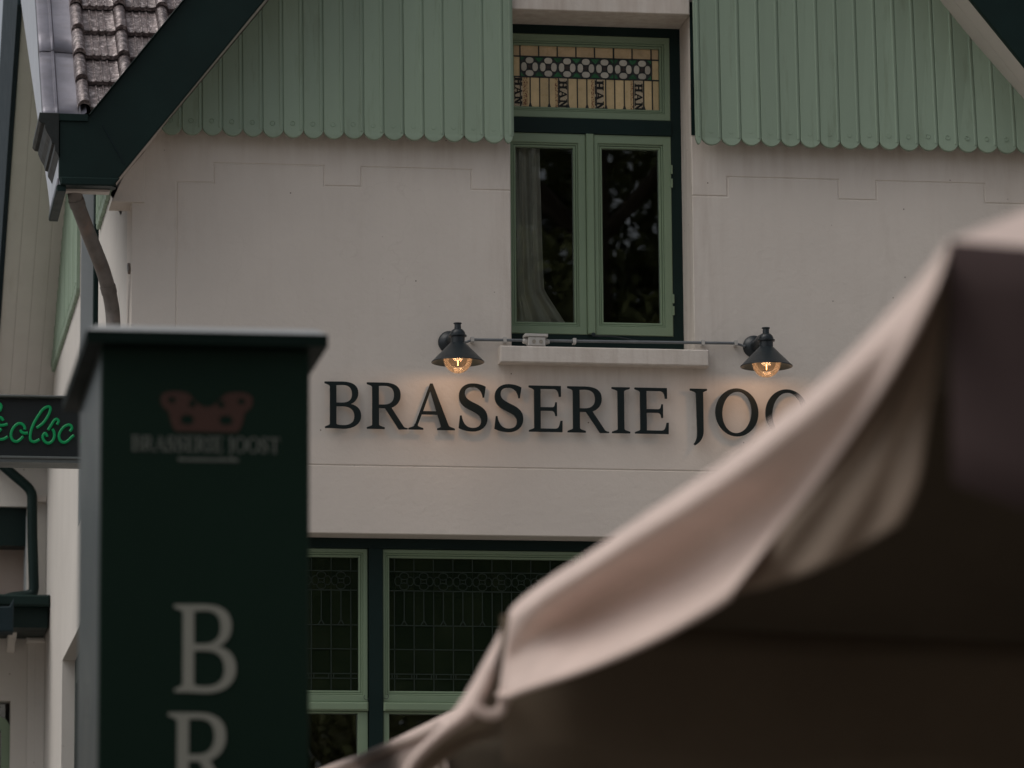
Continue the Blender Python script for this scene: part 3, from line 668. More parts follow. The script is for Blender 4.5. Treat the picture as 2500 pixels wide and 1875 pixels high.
GLY = {
 'B': ([ (0.01,0),(0.01,0.03),(0.06,0.055,0.115,0.06,0.115,0.10),(0.115,0.90),(0.115,0.935,0.05,0.95,0,0.965),(0,1),(0.40,1.005),(0.62,1.0,0.73,0.92,0.73,0.76),(0.73,0.64,0.66,0.56,0.56,0.525),(0.70,0.50,0.79,0.41,0.79,0.275),(0.79,0.10,0.64,-0.01,0.40,-0.01),(0.15,0)],
       [[(0.255,0.93),(0.40,0.935),(0.53,0.935,0.595,0.87,0.595,0.745),(0.595,0.62,0.52,0.55,0.37,0.55),(0.255,0.55)], [(0.255,0.475),(0.40,0.475),(0.56,0.475,0.645,0.40,0.645,0.265),(0.645,0.13,0.55,0.065,0.40,0.065),(0.30,0.065,0.255,0.075,0.255,0.10)]]),
 'R': (ST + [(0.38,1.0),(0.60,1.0,0.73,0.92,0.73,0.745),(0.73,0.60,0.66,0.51,0.53,0.46),(0.79,0.06),(0.81,0.03,0.85,0.03,0.88,0.025),(0.88,0),(0.69,-0.005),(0.395,0.45),(0.26,0.45),(0.26,0.10),(0.26,0.06,0.33,0.055,0.385,0.03),(0.385,0)],
       [[(0.26,0.93),(0.38,0.935),(0.52,0.935,0.59,0.87,0.59,0.735),(0.59,0.60,0.50,0.525,0.37,0.525),(0.26,0.525)]]),
 'A': ([(0,0),(0,0.03),(0.06,0.055,0.115,0.06,0.135,0.10),(0.47,1.0),(0.525,1.0),(0.865,0.10),(0.885,0.06,0.94,0.06,1.0,0.03),(1.0,0),(0.62,0),(0.62,0.03),(0.68,0.05,0.71,0.06,0.695,0.10),(0.628,0.33),(0.29,0.33),(0.20,0.10),(0.19,0.06,0.26,0.055,0.32,0.03),(0.32,0)],
       [[(0.475,0.84),(0.605,0.40),(0.318,0.40)]]),
 'S': ([(0.585,0.95),(0.55,0.72),(0.52,0.72),(0.50,0.88,0.42,0.945,0.30,0.945),(0.19,0.945,0.135,0.88,0.135,0.80),(0.135,0.70,0.22,0.65,0.36,0.585),(0.53,0.51,0.62,0.42,0.62,0.27),(0.62,0.09,0.49,-0.02,0.30,-0.02),(0.18,-0.02,0.08,0.01,0,0.05),(0.03,0.32),(0.065,0.32),(0.09,0.14,0.17,0.055,0.30,0.055),(0.42,0.055,0.485,0.12,0.485,0.22),(0.485,0.33,0.39,0.38,0.26,0.44),(0.09,0.515,0.01,0.60,0.01,0.75),(0.01,0.92,0.14,1.02,0.31,1.02),(0.42,1.02,0.52,0.99,0.585,0.95)], []),
 'E': (ST + [(0.70,1),(0.70,0.77),(0.655,0.77),(0.645,0.88,0.62,0.93,0.55,0.935),(0.255,0.935),(0.255,0.535),(0.50,0.535),(0.56,0.54,0.565,0.58,0.575,0.645),(0.61,0.645),(0.61,0.35),(0.575,0.35),(0.565,0.41,0.56,0.455,0.50,0.46),(0.255,0.46),(0.255,0.07),(0.57,0.07),(0.65,0.075,0.66,0.13,0.685,0.245),(0.73,0.245),(0.725,0)], []),
 'I': ([(0,0),(0,0.03),(0.06,0.055,0.125,0.06,0.125,0.10),(0.125,0.90),(0.125,0.94,0.06,0.945,0,0.97),(0,1),(0.39,1),(0.39,0.97),(0.33,0.945,0.265,0.94,0.265,0.90),(0.265,0.10),(0.265,0.06,0.33,0.055,0.39,0.03),(0.39,0)], []),
 'J': ([(0,1),(0.37,1),(0.37,0.965),(0.30,0.94,0.285,0.93,0.285,0.90),(0.285,0.10),(0.285,-0.08,0.21,-0.17,0.10,-0.235),(0.065,-0.205),(0.13,-0.13,0.145,-0.05,0.145,0.08),(0.13,0.90),(0.13,0.93,0.06,0.95,0,0.965)], []),
 'T': ([(0,1),(0.76,1),(0.77,0.76),(0.735,0.76),(0.72,0.87,0.69,0.93,0.62,0.935),(0.46,0.935),(0.46,0.10),(0.46,0.06,0.52,0.055,0.58,0.03),(0.58,0),(0.19,0),(0.19,0.03),(0.25,0.055,0.31,0.06,0.31,0.10),(0.31,0.935),(0.15,0.935),(0.08,0.93,0.05,0.87,0.035,0.76),(0,0.76)], []),
 'H': ([(0,0),(0,0.06),(0.10,0.08),(0.10,0.92),(0,0.94),(0,1),(0.38,1),(0.38,0.94),(0.28,0.92),(0.28,0.58),(0.62,0.58),(0.62,0.92),(0.52,0.94),(0.52,1),(0.90,1),(0.90,0.94),(0.80,0.92),(0.80,0.08),(0.90,0.06),(0.90,0),(0.52,0),(0.52,0.06),(0.62,0.08),(0.62,0.46),(0.28,0.46),(0.28,0.08),(0.38,0.06),(0.38,0)], []),
 'N': ([(0,0),(0,0.06),(0.12,0.08),(0.12,0.92),(0,0.94),(0,1),(0.26,1),(0.66,0.32),(0.66,0.92),(0.54,0.94),(0.54,1),(0.90,1),(0.90,0.94),(0.79,0.92),(0.79,0),(0.65,0),(0.24,0.72),(0.24,0.08),(0.36,0.06),(0.36,0)], []),
}
ADV = {'B': 0.86, 'R': 0.90, 'A': 1.0, 'S': 0.72, 'E': 0.80, 'I': 0.48, 'J': 0.47, 'O': 1.02, 'T': 0.85, ' ': 0.40}
def glyph(ch, n=7):
    if ch == 'O': return ell(0.465, 0.5, 0.475, 0.525, 44), [ell(0.465, 0.5, 0.325, 0.455, 44, 0.03)]
    o, h = GLY[ch]; return path(o, n), [path(q, n) for q in h]
def put_glyph(mb, ch, x, z, size, y0, y1, sx=1.0, bevel=0.0, n=7, rot=False, bold=0.0):
    o, h = glyph(ch, n)
    if bold: o, h = inset(o, -bold), [inset(q, bold) for q in h]
    f = (lambda q: (x + q[1] * size, z - q[0] * size * sx)) if rot else (lambda q: (x + q[0] * size * sx, z + q[1] * size))
    return mb.prism([f(q) for q in o], 'y', y0, y1, holes=[[f(q) for q in r] for r in h], bevel=bevel)

# printed HAN sheets seen in the stained glass
for i, (cx, y0, s) in enumerate(((118, 560, 1.0), (728, 590, 1.0), (1222, 575, 1.12), (1760, 600, 1.0))):
    sg_pane(cx - 62, 552, cx + 62, 944, M['paper'], 'printed_sheet', ts, GYF - 0.0016, 0.0015)
    sg_pane(cx + (66 if i == 0 else -108), 552, cx + (128 if i == 0 else -66), 944, M['paper_red'], 'printed_sheet', ts, GYF - 0.0016, 0.0015)
    z = y0
    mb = MB()
    for ch, wd in (('H', 0.90), ('A', 1.0), ('N', 0.9)):
        a = SG(cx - 48 * s, z)
        put_glyph(mb, ch, a[0], a[1], 100 * K * s, GYF - 0.0030, GYF - 0.0016, 1.25, n=3, rot=True, bold=0.035)
        z += (wd * 125 + 12) * s / 1.06
    mb.build('print_lettering', M['print'], ts)

# ---- ground floor window of three bays with leaded upper lights
WY = 0.15
gw = MB()
gw.box(GL + 0.004, GR - 0.004, WY, 0.24, 4.550, 4.598)
for a, b in ((GL + 0.004, -1.675), (-0.688, -0.6205), (0.3825, 0.451), (1.468, GR - 0.004)): gw.box(a, b, WY - 0.006, 0.24, 2.21, 4.549)
gwo = gw.build('ground_floor_window', M['dark'], house)
for bay, (a, b) in enumerate(((-1.674, -0.689), (-0.6195, 0.3815), (0.452, 1.467))):
    sash(a + 0.002, b - 0.002, 3.801, 4.549, a + 0.036, b - 0.046, 3.858, 4.508, WY + 0.012, gwo, M['sash'])
    MB().prism([(a + 0.002, 3.757), (b - 0.002, 3.757), (b - 0.002, 3.800), (a + 0.002, 3.800)], 'y', WY - 0.012, 0.23, bevel=0.008).build('drip_rail', M['sash'], gwo)
    lo = MB(); frame(lo, a + 0.002, b - 0.002, 2.21, 3.756, 0.03, 0.05, 0.06, 0.010, WY + 0.01, WY + 0.06)
    lo.build('lower_sash', M['sash'], gwo)
    MB().box(a + 0.03, b - 0.04, WY + 0.045, WY + 0.05, 2.26, 3.75).build('pane', M['glass'], gwo)
    gx0, gx1 = a + 0.034, b - 0.044
    ph = -0.557 if bay == 1 else (-0.963 if bay == 0 else 0.53)
    xs = [gx0] + [x for x in np.arange(ph - 10 * 0.0962, gx1, 0.0962) if x > gx0 + 0.012 and x < gx1 - 0.012] + [gx1]
    zs = [4.510, 4.443, 4.349, 4.179, 4.062, 3.942, 3.919, 3.856]
    ly = WY + 0.042
    pts = MB()
    ld = MB()
    def hl(x0, z0, x1, z1, wd=0.0045):
        dx, dz = x1 - x0, z1 - z0; l = math.hypot(dx, dz); nx, nz = -dz / l * wd / 2, dx / l * wd / 2
        ld.prism([(x0+nx, z0+nz), (x1+nx, z1+nz), (x1-nx, z1-nz), (x0-nx, z0-nz)], 'y', ly - 0.0035, ly + 0.001)
    for z in zs[1:-1]: hl(gx0, z, gx1, z)
    for x in xs[1:-1]:
        for za, zb_ in zip(zs, zs[1:]):
            if (za, zb_) == (4.443, 4.349): continue
            hl(x, za, x, zb_)
    for x0, x1 in zip(xs, xs[1:]):
        xm = (x0 + x1) / 2; full = x1 - x0 > 0.09
        if full:
            hl(xm, 4.349, xm, 4.205); hl(xm, 4.205, xm - 0.014, 4.181); hl(xm, 4.205, xm + 0.014, 4.181)
            for cx, cz, rx, rz in ((xm, 4.421, 0.024, 0.019), (xm, 4.371, 0.024, 0.019), (xm - 0.030, 4.396, 0.0185, 0.024), (xm + 0.030, 4.396, 0.0185, 0.024)):
                ld.prism(ell(cx, cz, rx, rz, 12), 'y', ly - 0.0035, ly + 0.001, holes=[ell(cx, cz, rx - 0.0035, rz - 0.0035, 12)])
            hl(x0 + 0.002, 3.93, x0 + 0.018, 3.93, 0.018) if False else None
            for dx in (0.012, -0.012): hl(x0 + dx, 3.942, x0 + dx, 3.919, 0.004)
        for za, zb_ in zip(zs, zs[1:]):
            for pa, pb in (((x0, xm), (xm, x1)) if full and za == 4.349 else ((x0, x1),)):
                mb = MB(); t = random.uniform(-0.006, 0.006); t2 = random.uniform(-0.006, 0.006)
                wv = pb - pa; hv = za - zb_
                mb.prism([(pa + 0.001, zb_ + 0.001), (pb - 0.001, zb_ + 0.001), (pb - 0.001, za - 0.001), (pa + 0.001, za - 0.001)], 'y', 0, 0.003)
                mb.v = [(x, ly + y + t * (x - pa) * 2 + t2 * (z - zb_) * 2, z) for x, y, z in mb.v]
                mb.build('leaded_pane', M['leadglass'], gwo)
    ld.build('leading', M['lead_green'], gwo)
    for hx, s in ((a - 0.004, 1), (b + 0.004, -1)):
        c = [(hx + s * 0.016 + 0.013 * math.cos(t), WY - 0.014, 3.828 + 0.013 * math.sin(t)) for t in np.linspace(-2.6, 0.9, 9)] if s > 0 else [(hx + s * 0.016 - 0.013 * math.cos(t), WY - 0.014, 3.822 + 0.013 * math.sin(t)) for t in np.linspace(-2.6, 0.9, 9)]
        MB().tube(c, 0.0016, 6).build('sash_hook', M['lamp'], gwo)
# rooms behind the glass
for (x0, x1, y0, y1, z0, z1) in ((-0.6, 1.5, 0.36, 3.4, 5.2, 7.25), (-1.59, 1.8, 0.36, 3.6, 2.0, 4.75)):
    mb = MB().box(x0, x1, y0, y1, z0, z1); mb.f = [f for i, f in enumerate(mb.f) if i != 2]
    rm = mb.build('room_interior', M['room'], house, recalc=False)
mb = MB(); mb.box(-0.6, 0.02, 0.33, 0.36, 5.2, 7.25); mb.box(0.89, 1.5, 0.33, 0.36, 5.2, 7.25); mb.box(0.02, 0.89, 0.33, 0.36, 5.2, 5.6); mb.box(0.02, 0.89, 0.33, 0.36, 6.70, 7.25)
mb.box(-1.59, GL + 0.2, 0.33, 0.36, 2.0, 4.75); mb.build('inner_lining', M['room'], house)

# ---- wing of the house in the far left corner
def wx(px, py, y): q = survey(px, py, y=y); return q[0], q[2]
YW = 7.75
x1_, z1_ = wx(66, 1237, YW); x0_, z0_ = wx(66, 1470, YW)
mb = MB(); mb.box(-6, CX, YW, 8.0, z1_, 6.9); mb.box(x1_, CX, YW, 8.05, z0_ - 0.2, z1_)
ax_, az_ = wx(26, 1722, YW)
mb.box(ax_, CX, YW, 8.0, 0, z0_ - 0.2); mb.box(-6, ax_, YW, 8.0, az_ + 0.03, z0_ - 0.2)
mb.build('wing_wall', M['side_plaster'], house)
MB().box(-6, x1_ + 0.1, 8.1, 8.2, 3.0, 6.5).build('wing_back_wall', M['pink_wall'], house)
bx, bz = wx(42, 1335, 7.85)
ww = MB().box(-6, x1_ - 0.002, 7.80, 8.0, bz, z1_ - 0.002).build('wing_window', M['dark'], house)
MB().box(x1_ - 0.004, x1_ - 0.001, 7.752, 8.05, z0_, bz + 0.19).build('reveal_lining', M['blue_white'], ww)
qx, qz = wx(8, 1420, 8.0)
MB().prism([(qx + 0.07 * math.cos(a), qz - 0.15 + 0.07 * math.sin(a)) for a in np.linspace(0, math.pi, 10)] + [(qx - 0.07, qz - 0.6), (qx + 0.07, qz - 0.6)], 'y', 8.02, 8.09).build('door', M['dark'], ww)
# arched window low on the wing
cx_, cz_ = wx(26, 1722, 7.8)
aw = MB(); ap = [(ax_ - 0.9 + 0.9 * math.cos(a), az_ - 0.12 + 0.15 * math.sin(a)) for a in np.linspace(0, math.pi, 14)]
aw.prism(ap + [(ax_ - 1.8, 0.5), (ax_, 0.5)], 'y', 7.82, 7.9, holes=[[(x * 0.94 + (ax_ - 0.9) * 0.06, z - 0.04) for x, z in ap] + [(ax_ - 1.74, 0.6), (ax_ - 0.06, 0.6)]])
awo = aw.build('arched_window', M['sash'], house)
MB().box(ax_ - 1.75, ax_ - 0.03, 7.86, 7.865, 0.55, az_ + 0.02).build('pane', M['glass'], awo)
MB().box(ax_ - 1.85, ax_ + 0.05, 7.93, 7.95, 0.4, az_ + 0.1).build('blind', M['room'], awo)
# pilaster, corner pipe, canopy
xa_, za_ = wx(90, 1222, 7.70); xb_, zb2 = wx(112, 1460, 7.70)
MB().box(xa_, CX - 0.002, 7.66, YW, 0, za_).build('pilaster', M['side_plaster'], house)
pb = MB(); pb.box(xa_ - 0.02, CX - 0.004, 7.62, 7.75, za_ - 0.02, za_ + 0.02); pb.box(xa_ - 0.02, xa_ + 0.0, 7.60, 7.66, za_ - 0.06, za_)
pb.build('pipe_bracket', M['cream_wood'], house)
z7 = lambda x, y: (x * 0.2653, 1120 + y * 0.2653)
path7 = [(-220, -150), (150, 170), (255, 262), (292, 330), (296, 420), (298, 700), (312, 1180), (300, 1235), (240, 1258), (120, 1272), (-80, 1330), (-300, 1400)]
ptsp = [survey(*z7(*q), y=7.58) for q in path7]
MB().tube([ptsp[0]] + catmull(ptsp[1:5], 4)[:-1] + ptsp[4:7] + catmull(ptsp[6:10], 4)[1:] + ptsp[10:], 0.033, 12).build('corner_downpipe', M['dark'], house, smooth=50)
c0 = wx(117, 1459, 7.2); c1 = wx(117, 1487, 7.2); c2 = wx(114, 1540, 7.3); c3 = wx(28, 1500, 7.2)
cn = MB().prism([(-5, c1[1]), (CX - 0.003, c1[1]), (CX - 0.003, c0[1]), (-5, c0[1])], 'y', 7.05, YW - 0.003, bevel=0.012).build('canopy', M['dark'], house)
MB().box(-5, CX - 0.012, 7.14, YW - 0.003, c2[1], c1[1] - 0.001).build('canopy_fascia', M['dark'], cn)
MB().prism([(-5, c2[1] - 0.09), (c3[0], c2[1] - 0.06), (c3[0], c0[1] - 0.05), (c3[0] - 0.03, c0[1] - 0.10), (-5, c0[1] - 0.18)], 'y', 6.85, 7.04, bevel=0.01).build('canopy_return', M['rake'], cn)
k0, k1 = wx(64, 1541, 7.69), wx(112, 1570, 7.69)
MB().prism([(k0[0], k1[1]), (CX - 0.002, k1[1]), (CX - 0.002, c2[1] - 0.002), (k0[0], c2[1] - 0.002)], 'y', 7.64, YW - 0.002, bevel=0.008).build('capital', M['side_plaster'], house)
MB().box(k0[0] + 0.012, CX - 0.012, 7.675, YW - 0.001, 0, k1[1] - 0.001).build('pilaster', M['side_plaster'], house)
k0 = wx(22, 1546, 7.4)
MB().prism([(7.40, k0[1] + 0.02), (7.748, k0[1] + 0.02), (7.748, k0[1] - 0.085), (7.70, k0[1] - 0.080), (7.66, k0[1] - 0.055), (7.60, k0[1] - 0.035), (7.44, k0[1] - 0.02)], 'x', k0[0], k0[0] + 0.05, bevel=0.004).build('corbel', M['side_plaster'], cn)

# ------------------------------------------------------------------ curtain behind the upper left casement
cu = thing('curtain', 'grey curtain drawn to one side behind the left pane of the upper window', 'curtain', (0.15, 0.36, 5.7))
zt, zb_ = 6.64, 5.69
edge = [(6.64, 0.20), (6.3, 0.203), (6.0, 0.208), (5.88, 0.214), (5.80, 0.266), (5.74, 0.306), (5.69, 0.338)]
rows = []
for z in np.linspace(zt, zb_, 30):
    xr = float(np.interp(-z, [-e[0] for e in edge], [e[1] for e in edge])); tt = (zt - z) / (zt - zb_)
    xl_ = 0.055
    row = []
    for s in np.linspace(0, 1, 42):
        fold = 0.018 * math.sin(2 * math.pi * (2.6 * s + 0.25 * tt)) + 0.009 * math.sin(2 * math.pi * (6 * s - 0.5 * tt)) + 0.02 * math.sin(math.pi * s) * tt
        row.append((xl_ + (xr - xl_) * s, 0.335 + fold * (0.6 + 0.6 * tt), z))
    rows.append(row)
solidify(MB().grid(rows).build('cloth', M['curtain'], cu, smooth=180), 0.002)

# ------------------------------------------------------------------ lettering on the wall
ls = thing('wall_lettering', 'large dark serif letters reading BRASSERIE JOOST standing proud of the plaster', 'lettering', (0.15, -0.03, 5.11))
CAP, BZ = 0.2275, 5.109
spec = [('B', -0.924, -0.746), ('R', -0.718, -0.519), ('A', -0.515, -0.288), ('S', -0.269, -0.127), ('S', -0.093, 0.049), ('E', 0.077, 0.243), ('R', 0.268, 0.473), ('I', 0.488, 0.578), ('E', 0.602, 0.770), ('J', 0.878, 0.963), ('O', 1.004, 1.219), ('O', 1.255, 1.470), ('S', 1.505, 1.647), ('T', 1.670, 1.845)]
for ch, a, b in spec:
    o_, h_ = glyph(ch); wd = max(q[0] for q in o_); mn = min(q[0] for q in o_)
    sx_ = (b - a) / (wd - mn) / CAP
    mb = MB(); put_glyph(mb, ch, a - mn * CAP * sx_, BZ, CAP, -0.038, -0.025, sx_, bevel=0.0012, n=8)
    lt = mb.build('letter', M['letter'], ls)
    pn = MB()
    for q in (0.15, 0.85) if ch not in 'IJT' else (0.5,):
        if ch in 'OS' : zz = BZ + CAP * (0.5 if ch == 'O' else 0.99 - 0.02); xx = a + (b - a) * ((0.06 if q < .5 else 0.94) if ch == 'O' else 0.5)
        else: zz = BZ + CAP * 0.12; xx = a + (b - a) * (q if ch not in 'BRE' else 0.22)
        pn.tube([(xx, -0.026, zz), (xx, 0.002, zz)], 0.003, 6)
    pn.build('stud', M['lamp'], lt)
for (ch_i, x0, z0, x1, z1) in ((4, -0.085, 5.318, -0.073, 5.302), (10, 1.055, 5.318, 1.060, 5.295)):
    pass

# ------------------------------------------------------------------ wall lamps
def wall_lamp(label, px, pz):
    t = thing('wall_lamp', label, 'lamp', (px, 0.0, pz), 'lamps over the lettering')
    ay, rz = -0.285, -0.148
    ox = 0.0
    B_ = lambda mb, nm, mt, pr=t, sm=35: mb.build(nm, mt, pr, smooth=sm, local=True)
    B_(MB().lathe([(0.0, -0.034), (0.018, -0.033), (0.034, -0.028), (0.044, -0.018), (0.047, -0.016), (0.053, -0.012), (0.056, -0.006), (0.056, 0.0)], (0, 0, 0), 28, 'y'), 'wall_plate', M['lamp'])
    B_(MB().tube(catmull([(0, -0.02, 0), (0, -0.09, 0.006), (0, -0.17, 0.010), (0, -0.255, 0.0)], 5), [0.024] * 3 + [0.020] * 13, 14), 'arm', M['lamp'])
    prof = [(0.035, 0.094), (0.040, 0.090), (0.124, 0.004), (0.1275, 0.002), (0.128, -0.002), (0.1255, -0.003), (0.122, 0.001), (0.036, 0.086)]
    sh = B_(MB().lathe(prof, (ox, ay, rz), 40), 'shade', M['lamp'])
    B_(MB().lathe([(0.0, 0.084), (0.037, 0.0845), (0.037, 0.0855)], (ox, ay, rz), 24), 'reflector', M['lamp_inner'], sh)
    neck = [(0.034, 0.092), (0.034, 0.121), (0.043, 0.124), (0.0435, 0.131), (0.036, 0.134), (0.036, 0.141), (0.031, 0.152), (0.022, 0.160), (0.0165, 0.162), (0.0155, 0.184), (0.0200, 0.187), (0.0200, 0.191), (0.0, 0.192)]
    B_(MB().lathe(neck, (ox, ay, rz), 28), 'cap', M['lamp'])
    gl = [(0.070 * math.sin(a), 0.018 - 0.073 * math.cos(a)) for a in np.linspace(0.0, 2.05, 16)]
    B_(MB().lathe(gl, (ox, ay, rz), 32), 'globe', M['globe'], t, 180)
    B_(MB().tube([(ox, ay, rz + 0.008), (ox, ay, rz - 0.018)], 0.0020, 8), 'filament', M['filament'])
    B_(MB().lathe([(0.013, 0.084), (0.013, 0.040), (0.010, 0.032), (0.0, 0.030)], (ox, ay, rz), 14), 'bulb_holder', M['lamp_inner'])
    L_ = bpy.data.lights.new('bulb_light', 'POINT'); L_.energy = 1.8; L_.color = (1.0, 0.58, 0.32); L_.shadow_soft_size = 0.028
    lo_ = bpy.data.objects.new('bulb_light', L_); COL.objects.link(lo_); lo_.parent = t; lo_.location = (ox, ay, rz + 0.010)
    return t
wall_lamp('black wall lamp left of the window sill, over the letters A and S', -0.308, 5.548)
wall_lamp('black wall lamp right of the window sill, beside the parasol edge', 1.209, 5.558)

# ------------------------------------------------------------------ conduit between the lamps
co = thing('cable_conduit', 'grey cable conduit clipped above the window sill between the two lamps', 'conduit', (0.45, -0.03, 5.56))
cz = lambda x: 5.5585 + (x + 0.2) * 0.0075
MB().tube([(-0.20, -0.03, cz(-0.2)), (0.062, -0.03, cz(0.06))], 0.0072, 10).build('pipe', M['conduit'], co, smooth=60)
MB().tube([(0.168, -0.03, cz(0.168)), (1.112, -0.03, cz(1.112))], 0.0072, 10).build('pipe', M['conduit'], co, smooth=60)
MB().tube(catmull([(-0.2, -0.03, cz(-0.2)), (-0.225, -0.025, 5.548), (-0.255, -0.015, 5.545)], 4), 0.006, 8).build('cable', M['conduit'], co, smooth=60)
MB().tube(catmull([(1.112, -0.03, cz(1.112)), (1.135, -0.025, 5.562), (1.16, -0.02, 5.555)], 4), 0.006, 8).build('cable', M['conduit'], co, smooth=60)
for x in (-0.199, -0.039, 0.306, 0.947, 1.112):
    mb = MB(); z = cz(x); mb.box(x - 0.008, x + 0.008, -0.041, 0.0 if x < 0 or x > 0.95 else 0.0, z + 0.0085, z + 0.013); mb.box(x - 0.008, x + 0.008, -0.0415, -0.038, z - 0.010, z + 0.0085)
    mb.box(x - 0.007, x + 0.007, -0.038, -0.002, z - 0.014, z - 0.0085)
    mb.build('clip', M['pvc'], co)
jb = thing('junction_box', 'pale grey junction box with two round knockouts on the conduit', 'junction box', (0.115, -0.05, 5.55))
mb = MB(); mb.prism([(0.072, 5.5285), (0.157, 5.5285), (0.157, 5.573), (0.072, 5.573)], 'y', -0.068, 0.0, bevel=0.003); mb.build('body', M['pvc'], jb)
MB().prism([(0.055, 5.5735), (0.169, 5.5735), (0.169, 5.588), (0.055, 5.588)], 'y', -0.072, 0.0, bevel=0.002).build('lid', M['pvc'], jb)
for x in (0.099, 0.134): MB().lathe([(0.0, -0.0695), (0.0075, -0.0695), (0.0085, -0.0705), (0.0095, -0.0705), (0.0095, -0.067)], (x, 0, 5.549), 18, 'y').build('knockout', M['knock'], jb)
for x, s in ((0.0718, -1), (0.1572, 1)):
    MB().lathe([(0.016, 0), (0.016, 0.006 * s), (0.0135, 0.008 * s), (0.0145, 0.012 * s), (0.012, 0.016 * s), (0.012, 0.020 * s), (0.0085, 0.024 * s)], (x, -0.035, 5.555), 14, 'x').build('gland', M['pvc'], jb)

# ------------------------------------------------------------------ neon sign
NY = -0.60
sg = thing('neon_sign', 'dark board sign with green neon script beside the dark pylon sign', 'sign', (*survey(120, 1050, y=NY)[[0]], NY, 5.0))
zo = lambda x, y: survey(x * 0.12056, 960 + y * 0.12056, y=NY)
zt_, zb_ = zo(600, 100)[2], zo(600, 1290)[2]; zl_ = zo(600, 1465)[2]; ztt = zo(600, 55)[2]
xl_, xr_ = -3.30, -1.80
MB().box(xl_, xr_, NY + 0.012, NY + 0.16, zb_, zt_).build('backboard', M['neon_face'], sg)
MB().prism([(xl_, zt_), (xr_, zt_), (xr_, ztt), (xl_, ztt)], 'y', NY - 0.03, NY + 0.16, bevel=0.003).build('frame_rail', M['neon_frame'], sg)
zm_ = zo(600, 1345)[2]
MB().prism([(xl_, zm_), (xr_, zm_), (xr_, zb_), (xl_, zb_)], 'y', NY - 0.03, NY + 0.16, bevel=0.003).build('frame_rail', M['neon_frame'], sg)
MB().box(xl_, xr_, NY - 0.022, NY + 0.155, zl_ + 0.012, zm_ - 0.001).build('frame_rail', M['neon_frame'], sg)
for x in (-3.1, -1.9): MB().tube([(x, NY + 0.1, ztt), (x, NY + 0.1, ztt + 0.25), (x + 0.25 if x < -2 else -1.75, 0.1, ztt + 0.25)] if x > -2 else [(x, NY + 0.1, ztt), (x, NY + 0.1, ztt + 0.18)], 0.012, 8).build('bracket', M['lamp'], sg)
strokes = [
 [(740,710),(860,620),(950,500),(1010,370),(1012,300),(965,280),(870,330),(780,450),(690,600),(630,750),(608,880),(620,960),(680,992),(740,975),(795,942)],
 [(500,742),(490,680),(440,630),(370,622),(290,680),(232,780),(220,880),(258,960),(330,985),(400,950),(465,882)], [(410,750),(432,792),(490,816),(560,812)],
 [(970,752),(1040,640),(1090,562),(1140,532),(1182,572),(1152,642)], [(1060,732),(1092,800),(1094,900),(1052,980),(980,1020),(910,990),(865,920),(872,850),(910,818),(945,860),(950,888)],
 [(1410,780),(1452,720),(1430,660),(1370,650),(1290,690),(1220,780),(1190,880),(1220,970),(1290,1005),(1370,970),(1440,900),(1492,860)],
 [(-260,420),(-180,280),(-70,215),(0,230),(22,290),(-10,370)], [(-300,560),(-300,780),(-220,900),(-120,880),(-60,760),(-20,520),(30,512),(62,562)], [(-110,640),(-30,655),(60,655),(150,632)], [(-80,840),(-20,775),(22,728)], [(-120,900),(-60,935),(0,945),(80,930),(152,886)],
 [(1640,1000),(1740,700),(1860,420),(1900,300),(1850,280),(1780,420),(1700,760),(1660,1000)], [(1680,880),(1760,740),(1840,680),(1870,740),(1840,900),(1860,990),(1950,940)]]
for s in strokes:
    P_ = [zo(*q) for q in s]
    P_ = [(q[0], NY - 0.012, q[2]) for q in P_]
    MB().tube(catmull(P_, 4), 0.0068, 10).build('neon_tube', M['neon'], sg, smooth=80)

# ------------------------------------------------------------------ pylon sign
PY = -10.84
py = thing('pylon_sign', 'tall dark green box sign with a flat cap and upright grey letters', 'sign', (-2.44, PY + 0.4, 0))
bx0, bx1, bxt = -2.690, -2.197, 3.505
MB().prism([(bx0, 0.0), (bx1, 0.0), (bx1, bxt), (bx0, bxt)], 'y', PY, PY + 0.02, bevel=0.004).build('front_panel', M['pylon'], py)
MB().box(bx0 + 0.002, bx1 - 0.002, PY + 0.0205, PY + 0.87, 0.0, bxt).build('body', M['pylon_side'], py)
MB().box(-2.728, -2.158, PY - 0.045, PY + 0.95, bxt + 0.001, 3.534).build('cap', M['capm'], py)
mb = MB(); a = (-2.728, -2.158, PY - 0.045, PY + 0.95); i_ = 0.025
mb.add([(a[0], a[2], 3.5345), (a[1], a[2], 3.5345), (a[1], a[3], 3.5345), (a[0], a[3], 3.5345), (a[0]+i_, a[2]+i_, 3.551), (a[1]-i_, a[2]+i_, 3.551), (a[1]-i_, a[3]-i_, 3.551), (a[0]+i_, a[3]-i_, 3.551)],
       [(0,1,5,4),(1,2,6,5),(2,3,7,6),(3,0,4,7),(4,5,6,7),(3,2,1,0)])
mb.build('cap_rim', M['cap_rim'], py)
